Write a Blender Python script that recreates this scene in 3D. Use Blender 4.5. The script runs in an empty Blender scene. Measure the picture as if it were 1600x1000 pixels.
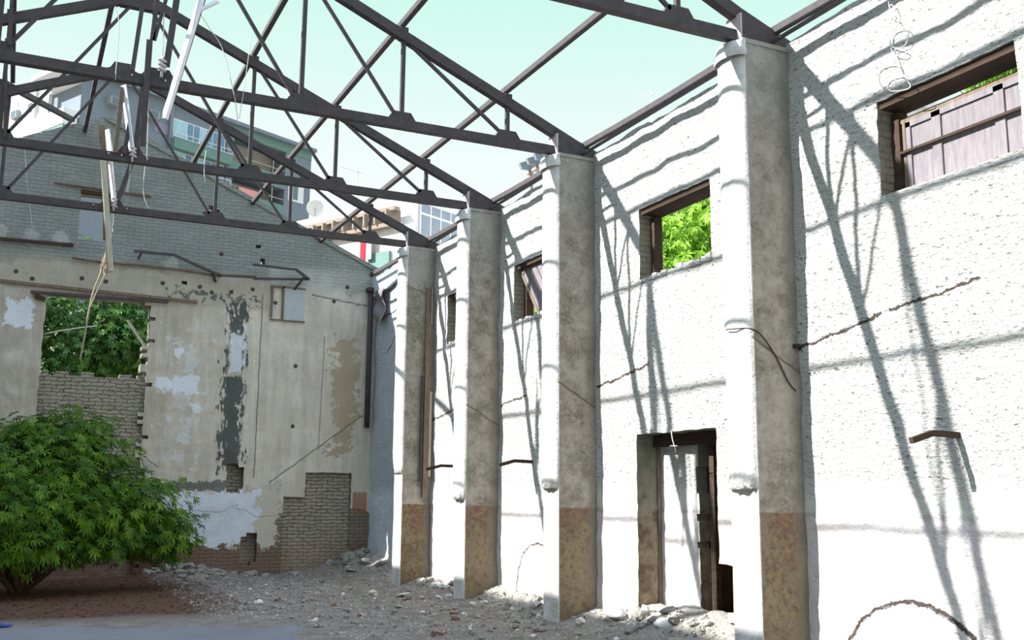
import bpy, bmesh, math, random
from mathutils import Vector, Matrix, noise
import numpy as np
random.seed(7)
SC = bpy.context.scene
COL = SC.collection
R = math.radians

# ------------------------------------------------------------------ camera
F, YAW, PITCH, ROLL, CYP = 1612.64, 25.6702, 9.8445, 0.482, 499.704
EYE = Vector((0, 0, 1.6))
_a, _b, _c = R(YAW), R(PITCH), R(ROLL)
FW = Vector((math.sin(_a)*math.cos(_b), math.cos(_a)*math.cos(_b), math.sin(_b)))
_r = Vector((math.cos(_a), -math.sin(_a), 0)); _u = _r.cross(FW)
RT = _r*math.cos(_c)+_u*math.sin(_c); UP = -_r*math.sin(_c)+_u*math.cos(_c)
cd = bpy.data.cameras.new('camera'); cam = bpy.data.objects.new('camera', cd); COL.objects.link(cam)
cd.sensor_fit = 'HORIZONTAL'; cd.sensor_width = 36; cd.lens = F/1600*36; cd.clip_end = 1000
M = Matrix((RT, UP, -FW)).transposed().to_4x4(); M.translation = EYE; cam.matrix_world = M
SC.camera = cam

# ------------------------------------------------------------------ world, sun, exposure
W_ = bpy.data.worlds.new('sky'); SC.world = W_; W_.use_nodes = True
wt = W_.node_tree; wt.nodes.clear()
o_ = wt.nodes.new('ShaderNodeOutputWorld'); bg = wt.nodes.new('ShaderNodeBackground')
tc = wt.nodes.new('ShaderNodeTexCoord'); sx = wt.nodes.new('ShaderNodeSeparateXYZ'); cr = wt.nodes.new('ShaderNodeValToRGB')
wt.links.new(tc.outputs['Generated'], sx.inputs[0]); wt.links.new(sx.outputs['Z'], cr.inputs[0])
e = cr.color_ramp.elements
e[0].position = 0.0; e[0].color = (.80, .80, .80, 1)
e[1].position = 1.0; e[1].color = (.52, .64, .95, 1)
for p_, c_ in ((.05, (1.0, 1.0, 1.02, 1)), (.24, (.99, 1.0, 1.0, 1)), (.33, (.87, .99, .96, 1)), (.40, (.72, .97, .90, 1)), (.46, (.63, .96, .86, 1)), (.52, (.61, .93, .87, 1)), (.72, (.60, .74, .95, 1))):
    q_ = e.new(p_); q_.color = c_
mr = wt.nodes.new('ShaderNodeMapRange'); mr.interpolation_type = 'SMOOTHSTEP'
for i_, v_ in ((1, .47), (2, .8), (3, 1.0), (4, 2.6)): mr.inputs[i_].default_value = v_      # the sky is brighter high up, around the sun
wt.links.new(sx.outputs['Z'], mr.inputs[0]); wt.links.new(mr.outputs[0], bg.inputs['Strength'])
wt.links.new(cr.outputs[0], bg.inputs[0]); wt.links.new(bg.outputs[0], o_.inputs[0])
SUN = Vector((1, -.24, -.725)).normalized()
sl = bpy.data.lights.new('sun', 'SUN'); sl.energy = 13.0; sl.angle = R(.53); sl.color = (1, .995, .985)
so = bpy.data.objects.new('sun', sl); COL.objects.link(so)
so.rotation_euler = SUN.to_track_quat('-Z', 'Y').to_euler(); so.location = (-20, 10, 30)
SC.view_settings.view_transform = 'Standard'; SC.view_settings.look = 'None'
SC.view_settings.gamma = 1; SC.view_settings.use_curve_mapping = False; SC.view_settings.exposure = 0.0
SC.cycles.max_bounces = 8; SC.cycles.diffuse_bounces = 5

# ------------------------------------------------------------------ measured layout (metres)
WX, PX, YE = 7.17, 6.59, 22.05           # right wall, pier fronts, end wall
PY = [8.14, 12.24, 15.38, 18.37]         # near faces of the four piers
ZC = 6.41                                # pier tops, underside of the bottom chords
XA, ZA, ZR = 1.22, 9.09, 6.56            # apex and foot of the rafters
LX = 2*XA-WX                             # left wall
NODE = [1.22, 2.95, 4.30, 5.85, 7.17]

def ray(x, y): return FW+RT*((x-800)/F)+UP*((CYP-y)/F)
def at(x, y, ax, v):
    d = ray(x, y); t = (v-EYE[ax])/d[ax]; return EYE+d*t
def plane_sz(x, y, P0, azm):
    n = Vector((math.cos(R(azm)), -math.sin(R(azm)), 0)); d = ray(x, y)
    q = EYE+d*((P0-EYE).dot(n)/d.dot(n))
    return (q-P0).dot(Vector((math.sin(R(azm)), math.cos(R(azm)), 0))), q.z

# ------------------------------------------------------------------ node helpers
class S:
    def __init__(s, t, k): s.t, s.k = t, k
    def _m(s, op, o=None, o2=None, rev=False):
        n = s.t.nodes.new('ShaderNodeMath'); n.operation = op
        xs = [s, o, o2]
        if rev: xs = [o, s, None]
        for i, v in enumerate(xs):
            if v is None: continue
            if isinstance(v, S): s.t.links.new(v.k, n.inputs[i])
            else: n.inputs[i].default_value = v
        return S(s.t, n.outputs[0])
    def __add__(s, o): return s._m('ADD', o)
    __radd__ = __add__
    def __mul__(s, o): return s._m('MULTIPLY', o)
    __rmul__ = __mul__
    def __sub__(s, o): return s._m('SUBTRACT', o)
    def __rsub__(s, o): return s._m('SUBTRACT', o, rev=True)
    def abs(s): return s._m('ABSOLUTE')
    def min(s, o): return s._m('MINIMUM', o)
    def max(s, o): return s._m('MAXIMUM', o)
    def sqrt(s): return s._m('SQRT')
    def step(s, w=.02):                       # 0..1 ramp centred on zero, w wide
        n = s.t.nodes.new('ShaderNodeMapRange'); n.clamp = True
        s.t.links.new(s.k, n.inputs[0]); n.inputs[1].default_value = -w; n.inputs[2].default_value = w
        return S(s.t, n.outputs[0])
def vec(t, a, b, c=0.0):
    n = t.nodes.new('ShaderNodeCombineXYZ')
    for i, v in enumerate((a, b, c)):
        if isinstance(v, S): t.links.new(v.k, n.inputs[i])
        else: n.inputs[i].default_value = v
    return n.outputs[0]
def nz(t, v, scale, detail=4, rough=.6, dist=0):
    n = t.nodes.new('ShaderNodeTexNoise'); n.inputs['Scale'].default_value = scale
    n.inputs['Detail'].default_value = detail; n.inputs['Roughness'].default_value = rough; n.inputs['Distortion'].default_value = dist
    t.links.new(v, n.inputs['Vector']); return S(t, n.outputs[0])-.5
def mix(t, f, a, b):
    n = t.nodes.new('ShaderNodeMix'); n.data_type = 'RGBA'
    if isinstance(f, S): t.links.new(f.k, n.inputs[0])
    else: n.inputs[0].default_value = f
    for i, v in ((6, a), (7, b)):
        if isinstance(v, (tuple, list)): n.inputs[i].default_value = (*v, 1)
        else: t.links.new(v, n.inputs[i])
    return n.outputs[2]
def material(name, fn=None, color=None, rough=.9, metal=0, bump=1.0, spec=.2):
    m = bpy.data.materials.new(name); m.use_nodes = True; t = m.node_tree; t.nodes.clear()
    o = t.nodes.new('ShaderNodeOutputMaterial'); b = t.nodes.new('ShaderNodeBsdfPrincipled')
    b.inputs['Roughness'].default_value = rough; b.inputs['Metallic'].default_value = metal
    b.inputs['Specular IOR Level'].default_value = spec
    t.links.new(b.outputs[0], o.inputs[0])
    g = t.nodes.new('ShaderNodeNewGeometry'); sp = t.nodes.new('ShaderNodeSeparateXYZ'); t.links.new(g.outputs['Position'], sp.inputs[0])
    X, Y, Z = (S(t, sp.outputs[i]) for i in range(3)); P = g.outputs['Position']
    if fn is None:
        n1 = nz(t, P, 6); n2 = nz(t, P, 40)
        c = mix(t, (n1*1.2+.5), tuple(v*.8 for v in color), tuple(min(1, v*1.15) for v in color)); h = n2*.004
    else: c, h = fn(t, X, Y, Z, P)
    if isinstance(c, (tuple, list)): b.inputs['Base Color'].default_value = (*c, 1)
    else: t.links.new(c, b.inputs['Base Color'])
    if h is not None and bump:
        bp = t.nodes.new('ShaderNodeBump'); bp.inputs['Strength'].default_value = bump; bp.inputs['Distance'].default_value = 1.0
        t.links.new(h.k, bp.inputs['Height']); t.links.new(bp.outputs[0], b.inputs['Normal'])
    return m
def box(u, v, u0, u1, v0, v1):      # signed distance-like, >0 inside
    return ((u1-u0)/2-(u-(u0+u1)/2).abs()).min((v1-v0)/2-(v-(v0+v1)/2).abs())
def line(u, v, a, b, wd):           # >0 on a straight band between a and b
    (u0, v0), (u1, v1) = a, b; L = math.hypot(u1-u0, v1-v0); du, dv = (u1-u0)/L, (v1-v0)/L
    s = (u-u0)*du+(v-v0)*dv; q = (u-u0)*(-dv)+(v-v0)*du
    return (wd-q.abs()).min((L/2)-(s-L/2).abs())
def bricks(t, u, v, c1, c2, cm, w=.24, h=.075, mort=.01, wob=.02):
    P = vec(t, u, v); d1 = nz(t, P, 3); d2 = nz(t, P, 14)
    n = t.nodes.new('ShaderNodeTexBrick'); n.inputs['Scale'].default_value = 1
    n.inputs['Brick Width'].default_value = w; n.inputs['Row Height'].default_value = h
    n.inputs['Mortar Size'].default_value = mort; n.inputs['Mortar Smooth'].default_value = .3; n.inputs['Bias'].default_value = 0
    t.links.new(vec(t, u+d1*wob*1.5+d2*wob, v+d1*wob*1.4+d2*wob), n.inputs['Vector'])
    for i, c in enumerate((c1, c2, cm)): n.inputs[1+i].default_value = (*c, 1)
    return n.outputs[0], S(t, n.outputs['Fac'])

# ------------------------------------------------------------------ materials
def end_wall_fn(t, X, Y, Z, P):
    V = vec(t, X, Z); a = nz(t, V, 1.1, 5, .6); b = nz(t, V, 4.5, 6, .65); c = nz(t, V, 22, 4, .6); d = nz(t, V, 9, 5, .7)
    VS = vec(t, X*6, Z*.9); st = nz(t, VS, 2.2, 5, .65)
    bc, bf = bricks(t, X, Z, (.24, .20, .155), (.20, .17, .135), (.12, .10, .085), wob=.04)
    gc, gf = bricks(t, X, Z, (.27, .285, .27), (.235, .25, .24), (.19, .205, .195), wob=.06, mort=.006)
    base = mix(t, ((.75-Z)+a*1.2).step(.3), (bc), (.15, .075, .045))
    base = mix(t, .5, base, bc); base = mix(t, (3.3-X+a*1.5).step(.5)*(1.3-Z+a*.8).step(.3)*.85, base, (.13, .06, .038))  # red brick at lower left, darkened further to paint in the shrub's shade
    plast = mix(t, a*4+.5, (.40, .35, .28), (.64, .59, .50)); plast = mix(t, (b*3.5+.4)*.8, plast, (.52, .49, .435)); plast = mix(t, (nz(t, V, 2.3, 6, .7)-.03).step(.1)*.5, plast, (.40, .335, .255))
    plast = mix(t, (X-3.2+a*.8).step(1.2)*.45, plast, (.70, .655, .56))
    plast = mix(t, ((st-.06)).step(.1)*(3.9-X).step(.5)*.4, plast, (.38, .335, .26))
    e = nz(t, VS, .9, 4, .6)
    plast = mix(t, (e-.02).step(.12)*.4, plast, (.30, .27, .22)); plast = mix(t, (d-.14).step(.05)*.35, plast, (.32, .28, .22))
    # plaster covers the middle of the wall
    low = (Z-1.25+a*1.1+b*.35)
    pm = low.step(.015)
    col = mix(t, pm, base, plast)
    # lower left plaster remains
    lp = (box(X, Z, 2.2, 5.15, .6, 1.78)+b*.8+a*.5).step(.02)
    col = mix(t, lp, col, (.50, .47, .39))
    bl = (box(X, Z, 2.3, 4.75, .62, 1.74)+b*1.1+a*.4-.03).step(.02)
    col = mix(t, bl, col, mix(t, b*2+.5, (.50, .55, .62), (.66, .70, .74)))
    # gable brick above
    top = (Z-6.2+a*.7+b*.3)
    gc = mix(t, (b*3+a*2+.35)*.5, gc, (.19, .195, .18)); gc = mix(t, (c-.1).step(.06)*.3, gc, (.36, .37, .36))
    col = mix(t, top.step(.04), col, gc)
    band = (box(X, Z, LX-.1, 4.9, 5.55, 6.3)+b*.4)
    col = mix(t, band.step(.06)*.6, col, (.36, .33, .27))
    col = mix(t, ((Z-6.05+b*.3).step(.1)*(X-4.8).step(.3)*(6.6-Z).step(.08)*.7), col, (.42, .41, .37))
    # pale blue old paint
    ps = (box(X, Z, 2.45, 3.75, 1.9, 5.2)+(b-.13)*4.4+st*1.3-.1).step(.05)
    col = mix(t, ps*.7, col, (.58, .61, .62))
    for (x0, x1, z0, z1) in ((-.33, .17, 4.85, 5.36), (3.3, 3.42, 3.3, 3.46), (2.55, 2.95, 3.75, 4.0), (2.9, 3.4, 3.7, 4.05), (2.85, 3.05, 4.45, 4.62), (4.0, 4.3, 4.2, 5.2)):
        col = mix(t, (box(X, Z, x0, x1, z0, z1)+c*.12+b*.42).step(.01)*.85, col, (.68, .72, .78))
    VD = vec(t, X*7, Z*2.0); ds = nz(t, VD, 1.5, 5, .7)
    dk = (box(X, Z, 3.86, 4.36, 2.12, 5.8)+ds*1.1+b*.35-.045-(Z-4.6).step(.6)*.05).step(.01)
    dk = dk*(1-(box(X, Z, 3.97, 4.26, 4.1, 5.0)+b*.3+ds*.25).step(.02)*.8)
    col = mix(t, dk*.95, col, (.065, .075, .072))
    dk2 = (box(X, Z, 2.6, 4.7, 5.6, 5.95)+(d-.02)*1.5-.14).step(.012)
    col = mix(t, dk2*.85, col, (.07, .075, .07))
    dk3 = (box(X, Z, 2.3, 4.3, 1.72, 1.92)+(b+.0)*.5).step(.01)
    col = mix(t, dk3*.85, col, (.09, .095, .085))
    # darker tan scars to the right
    tn = (box(X, Z, 6.15, 6.95, 2.5, 5.25)+(b-.02)*1.5+(a)*.7-.1).step(.012)
    col = mix(t, tn*.9, col, (.38, .305, .205))
    col = mix(t, line(X, Z, (5.98, 2.6), (6.02, 5.1), .018).step(.006)*.6, col, (.22, .18, .12))
    col = mix(t, (line(X+b*.05, Z, (4.63, 2.0), (4.62, 5.9), .012)).step(.006)*.8, col, (.10, .09, .075))
    col = mix(t, (line(X+b*.03, Z+d*.12, (4.95, 1.9), (6.95, 3.4), .014)).step(.008)*.8, col, (.13, .11, .09))
    col = mix(t, (line(X, Z+d*.12, (5.7, 6.0), (7.1, 5.85), .016)).step(.008)*.8, col, (.10, .09, .075))
    # dark stains under the plaster edge, plaster blobs on the gable
    for x in (-1.4, -.55, .02, .55, 2.7, 4.9, 5.6, 6.0):
        z = 6.66 if x < 1 else 6.35
        col = mix(t, (.15-(((X-x)*(X-x)+(Z-z)*(Z-z)).sqrt())+c*.16+b*.3).step(.03)*.7, col, (.42, .43, .41))
    for x, z in ((-.9, 5.98), (-.2, 5.92), (.1, 5.8), (1.0, 5.9), (1.45, 5.88), (2.55, 5.95), (3.3, 5.95), (3.55, 5.85), (3.95, 5.9), (4.4, 6.0), (4.9, 5.75), (5.15, 6.0), (3.7, 6.7), (5.4, 4.4), (5.4, 3.1), (6.5, 6.25), (6.2, 5.9)):
        col = mix(t, (.045-(((X-x)*(X-x)+(Z-z)*(Z-z)).sqrt())+c*.03).step(.008)*.95, col, (.05, .035, .025))
    # pink remains
    col = mix(t, (box(X, Z, 6.78, 7.1, 1.25, 1.72)+c*.05).step(.01)*.8, col, (.30, .14, .10))
    col = mix(t, (b*2+a*2-.55).step(.4)*.2, col, (.27, .24, .19))
    brk = 1-pm*(1-top.step(.04)); brk = brk*(1-lp)
    h = (gf+0.0)*brk*-.012+c*.006+b*.02+pm*.012+lp*.008
    return col, h
def infill_fn(t, X, Y, Z, P):
    V = vec(t, X, Z); b = nz(t, V, 4, 5); a = nz(t, V, .9, 4)
    bc, bf = bricks(t, X, Z, (.33, .295, .225), (.27, .245, .195), (.10, .085, .07), mort=.012, wob=.085)
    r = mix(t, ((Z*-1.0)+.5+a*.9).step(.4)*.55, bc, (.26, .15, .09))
    r = mix(t, (b-.22).step(.03)*.8, r, (.34, .12, .06))
    r = mix(t, (3.3-X+a).step(.4)*(1.3-Z+a*.8).step(.3)*.85, r, (.13, .06, .038))  # same red brick, with the shade behind the shrub put into the colour
    r = mix(t, (b*1.5+.4)*.45, r, (.40, .37, .30))
    return r, bf*-.014+b*.02
def right_wall_fn(t, X, Y, Z, P):
    V = vec(t, Y, Z); a = nz(t, V, .8, 4); b = nz(t, V, 5, 6, .65); c = nz(t, V, 30, 4, .65)
    VB = vec(t, Y*2.6, Z*8); m = nz(t, VB, 2.2, 5, .7)      # courses showing through the thin coat
    col = mix(t, a*2+.5, (.58, .56, .50), (.70, .69, .66))
    col = mix(t, (b*2+.35)*.5, col, (.62, .60, .54))
    VC = vec(t, Y*2.0+Z*1.2, Z*4.5-Y*.8); m3 = nz(t, VC, 6.5, 4, .6)
    rough = (Z-1.75+b*.3).step(.12)
    col = mix(t, (m-.17).step(.04)*.5*rough, col, (.26, .24, .20))
    col = mix(t, (m3-.115).step(.03)*(a+b*.8+.14).step(.14)*rough*.85, col, (.12, .115, .11))  # dark specks paint in the small shadows of the rough coat
    dado = (1.49-Z+c*.02).step(.02)
    dcol = mix(t, (b*2.2+a*1.5+.35)*1.0, (.60, .54, .53), (.70, .68, .64))
    col = mix(t, dado, col, dcol)
    col = mix(t, (line(Y, Z, (3, 1.47), (23, 1.47), .02)+c*.06+b*.06).step(.02)*.6, col, (.33, .30, .27))
    # far corner: blue-grey cast of the gable's shade painted into the wall colour
    col = mix(t, (Y-19.3).step(.1), col, mix(t, b*2+.5, (.50, .53, .55), (.62, .66, .70)))
    # structural crack halfway up, arch cracks near the floor
    for y0, y1, z0, z1 in ((7.0, 8.2, 3.32, 3.13), (5.9, 6.9, 3.45, 3.33), (10.9, 12.2, 3.3, 3.12), (15.3, 14.4, 3.1, 3.2), (17.2, 18.5, 3.2, 3.05), (20.6, 21.2, 5.0, 4.7), (20.4, 21.6, 5.6, 5.5)):
        a0, b0 = ((y0, z0), (y1, z1)) if y0 < y1 else ((y1, z1), (y0, z0))
        col = mix(t, (line(Y+c*.05, Z+b*.14+c*.05, a0, b0, .016)).step(.008)*.95, col, (.03, .014, .008))
    for cy, rx, rz, wd in ((6.84, .86, .74, .018), (14.0, .75, .95, .012)):
        rr = ((Y-cy)*(Y-cy)*(1/rx**2)+Z*Z*(1/rz**2)).sqrt()
        arc = (wd*1.5+(a+b)*.05-(rr-1+b*.16+c*.05).abs()).min(Z-.15)
        col = mix(t, arc.step(.01)*.95, col, (.022, .01, .006))
        ins = (1-rr+b*.1).step(.03)*(m3-.06).step(.04)
        col = mix(t, ins*.7, col, (.24, .24, .23))
    col = mix(t, (m-.24).step(.015)*(b-.02).step(.03)*.8*rough, col, (.05, .035, .025))
    spk = (c-.19).step(.02)*(b-.05).step(.04)
    col = mix(t, spk*.6, col, (.25, .21, .17))
    return col, c*(.012+rough*.03)+b*.05+m*(.01+rough*.05)+m3*rough*.05
def pier_fn(t, X, Y, Z, P):
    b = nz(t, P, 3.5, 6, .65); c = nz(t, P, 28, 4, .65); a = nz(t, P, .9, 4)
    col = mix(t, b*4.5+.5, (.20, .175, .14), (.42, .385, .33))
    col = mix(t, (c*4+.4)*.6, col, (.27, .235, .185))
    g1 = nz(t, P, 13, 4, .7); col = mix(t, (g1-.09).step(.06)*.4, col, (.44, .42, .37)); col = mix(t, (-.11-g1).step(.05)*.4, col, (.17, .14, .105))
    col = mix(t, (c-.13).step(.05)*.55, col, (.45, .45, .44))
    col = mix(t, (-.15-c).step(.05)*.6, col, (.12, .10, .075))
    up = (Z-5.6+b*.6).step(.5)
    col = mix(t, up*.35, col, (.33, .34, .33))
    dd = (1.49-Z+c*.012).step(.008)
    dc = mix(t, (1.5-Z+b*2.6+a*1.5).step(.45), (.205, .11, .085), (.15, .11, .07))
    dc = mix(t, (b-.06).step(.05)*.7, dc, (.10, .065, .035))
    dc = mix(t, (a+.02).step(.05)*.55, dc, (.26, .215, .15))
    dc = mix(t, (g1+b-.08).step(.08)*.5, dc, (.30, .235, .125)); dc = mix(t, (-.08-g1).step(.05)*.5, dc, (.09, .06, .035))
    dc = mix(t, (c-.1).step(.05)*.4, dc, (.30, .25, .17))
    col = mix(t, dd, col, dc)
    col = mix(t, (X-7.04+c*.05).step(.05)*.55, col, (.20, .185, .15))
    fr = (PX+.012-X+c*.01).step(.008)  # sun-facing pier fronts: sunlight painted in as a paler colour
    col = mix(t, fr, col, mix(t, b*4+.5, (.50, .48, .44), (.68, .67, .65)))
    blob = (b-.26).step(.02)*(Z-5).step(.4)
    col = mix(t, blob, col, (.5, .53, .58))
    for y, z in ((PY[0], 3.1), (PY[1], 3.05), (PY[2], 3.0)):
        f = (.3-(Y-y-.1).abs()).step(.05)
        col = mix(t, line(X, Z+b*.1, (6.58, z+.12), (7.17, z-.22), .012).step(.006)*f*.8, col, (.12, .09, .06))
    f = (.3-(Y-PY[3]-.1).abs()).step(.05)
    col = mix(t, line(X, Z+b*.12, (6.58, 5.62), (7.17, 5.45), .012).step(.006)*f*.8, col, (.12, .1, .08))
    return col, c*.009+b*.014+g1*.012+dd*-.003
def reveal_fn(t, X, Y, Z, P):
    b = nz(t, P, 6, 5); c = nz(t, P, 30)
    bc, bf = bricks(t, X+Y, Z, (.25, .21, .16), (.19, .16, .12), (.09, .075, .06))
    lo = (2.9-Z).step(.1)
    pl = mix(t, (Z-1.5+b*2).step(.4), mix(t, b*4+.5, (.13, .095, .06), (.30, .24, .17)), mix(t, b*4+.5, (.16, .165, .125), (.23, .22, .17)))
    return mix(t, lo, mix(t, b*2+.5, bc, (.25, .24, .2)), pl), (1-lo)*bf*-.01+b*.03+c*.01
def floor_fn(t, X, Y, Z, P):
    a = nz(t, P, .5, 4); b = nz(t, P, 3, 6, .65); c = nz(t, P, 18, 5, .7); d = nz(t, P, 60, 3, .6)
    col = mix(t, b*4+.5, (.16, .14, .11), (.26, .23, .19))
    col = mix(t, (c-.08).step(.05)*.6, col, (.30, .29, .27))
    col = mix(t, (d-.12).step(.05)*.5, col, (.13, .11, .09))
    slab = ((14.3-Y+a*1.5+b*.5-(X-.5)*.28)).min(3.4-X+a*2+b*.6).step(.06)
    sc_ = mix(t, a*2+.5, (.145, .15, .155), (.20, .205, .215)); sc_ = mix(t, (c-.17).step(.04)*.6, sc_, (.17, .15, .12))
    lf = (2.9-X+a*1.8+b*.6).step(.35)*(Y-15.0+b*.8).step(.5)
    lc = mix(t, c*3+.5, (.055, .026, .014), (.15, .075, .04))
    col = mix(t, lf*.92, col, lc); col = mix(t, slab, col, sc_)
    wh = (X-6.7+b*.6).step(.3)
    col = mix(t, wh*.5, col, (.50, .47, .42))
    return col, (b*.05+c*.035+d*.012)*(1-slab*.8)
def gravel_fn(t, X, Y, Z, P):
    a = nz(t, P, 9, 3); b = nz(t, P, 31, 2)
    c = mix(t, a*5+.5, (.10, .085, .07), (.34, .31, .265)); return mix(t, (b-.12).step(.03), c, (.55, .54, .51)), None
def rust_fn(t, X, Y, Z, P):
    b = nz(t, P, 8, 5); c = nz(t, P, 45)
    return mix(t, b*2+.5, (.052, .050, .056), (.095, .078, .074)), c*.004
def wood_fn(c0, c1, s=(1, 1, .12)):
    def f(t, X, Y, Z, P):
        V = vec(t, X*s[0]*30, Y*s[1]*30, Z*s[2]*30); a = nz(t, V, 1, 5); b = nz(t, P, 7)
        return mix(t, a*2.2+b*.8+.5, c0, c1), a*.006
    return f
def leaf_mat(name, c0, c1, trans=.3):
    m = bpy.data.materials.new(name); m.use_nodes = True; t = m.node_tree; t.nodes.clear()
    o = t.nodes.new('ShaderNodeOutputMaterial'); d = t.nodes.new('ShaderNodeBsdfPrincipled'); tr = t.nodes.new('ShaderNodeBsdfTranslucent')
    mx = t.nodes.new('ShaderNodeMixShader'); mx.inputs[0].default_value = trans; g = t.nodes.new('ShaderNodeNewGeometry')
    c = mix(t, nz(t, g.outputs['Position'], 3.2, 4)*4+.45, c0, c1)
    t.links.new(c, d.inputs['Base Color']); t.links.new(c, tr.inputs[0]); d.inputs['Roughness'].default_value = .5; d.inputs['Specular IOR Level'].default_value = .22
    t.links.new(d.outputs[0], mx.inputs[1]); t.links.new(tr.outputs[0], mx.inputs[2]); t.links.new(mx.outputs[0], o.inputs[0]); return m
MT = dict(
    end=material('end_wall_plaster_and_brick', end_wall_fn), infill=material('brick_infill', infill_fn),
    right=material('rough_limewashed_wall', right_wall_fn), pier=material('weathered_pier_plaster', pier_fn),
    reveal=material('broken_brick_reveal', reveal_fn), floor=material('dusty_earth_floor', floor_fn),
    steel=material('rusty_dark_steel', rust_fn, rough=.7), brown=material('brown_painted_soffit', wood_fn((.04, .025, .018), (.075, .048, .034), (.1, .1, 1))),
    darkwood=material('dark_weathered_wood', wood_fn((.12, .09, .065), (.24, .18, .13))),
    shutter=material('bleached_shutter_paint', wood_fn((.155, .14, .15), (.25, .22, .225))),
    palewood=material('pale_wood', wood_fn((.36, .33, .25), (.52, .48, .38))),
    white=material('white_painted_metal', color=(.78, .76, .80), rough=.5), wire=material('pale_wire', color=(.55, .53, .52), rough=.6),
    pink=material('faded_pinkish_steel', wood_fn((.38, .30, .29), (.62, .56, .56), (.1, 1, .1))),
    stone=material('rubble_grey', color=(.25, .235, .205)), stonew=material('rubble_white', color=(.62, .61, .58)), brickm=material('brick_red', color=(.20, .095, .065)), gravel=material('mixed_gravel', gravel_fn),
    straw=material('dry_straw', color=(.34, .29, .2)), dark=material('dark_interior', color=(.36, .23, .16)),
    bush=leaf_mat('bush_leaf', (.022, .085, .006), (.18, .33, .02), .3), treed=leaf_mat('dark_tree_leaf', (.03, .10, .02), (.16, .32, .06), .25),
    treel=leaf_mat('bright_tree_leaf', (.16, .33, .025), (.36, .60, .06), .4), bark=material('bark', color=(.12, .08, .05)),
    haunch=material('pale_concrete', color=(.50, .53, .56)),
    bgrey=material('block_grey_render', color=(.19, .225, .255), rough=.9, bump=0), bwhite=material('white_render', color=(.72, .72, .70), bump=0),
    bgreen=material('green_parapet_render', color=(.15, .25, .215), bump=0), bbeige=material('beige_render', color=(.42, .38, .33), bump=0),
    bmauve=material('mauve_panel', color=(.27, .24, .33), bump=0), ochre=material('ochre_shutter', color=(.42, .26, .09), bump=0),
    glass=material('pale_window_glass', color=(.32, .55, .62), rough=.08, spec=.8, bump=0), glassd=material('dark_window_glass', color=(.10, .14, .17), rough=.1, spec=.8, bump=0),  # pale glass: the sky's reflection is put into its base colour
    glassb=material('bluish_glass', color=(.16, .26, .36), rough=.15, bump=0), glassc=material('curtained_glass', color=(.25, .29, .35), rough=.2, bump=0),
    red=material('red_cloth', color=(.62, .03, .05)), greycloth=material('grey_cloth', color=(.34, .36, .42)), salmon=material('salmon_cloth', color=(.70, .32, .28)),
    precast=material('precast_concrete_fins', color=(.26, .21, .17), bump=0), blue=material('blue_plastic', color=(.08, .12, .4), rough=.4), acm=material('air_conditioner_casing', color=(.30, .33, .33), bump=0),
)

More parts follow.
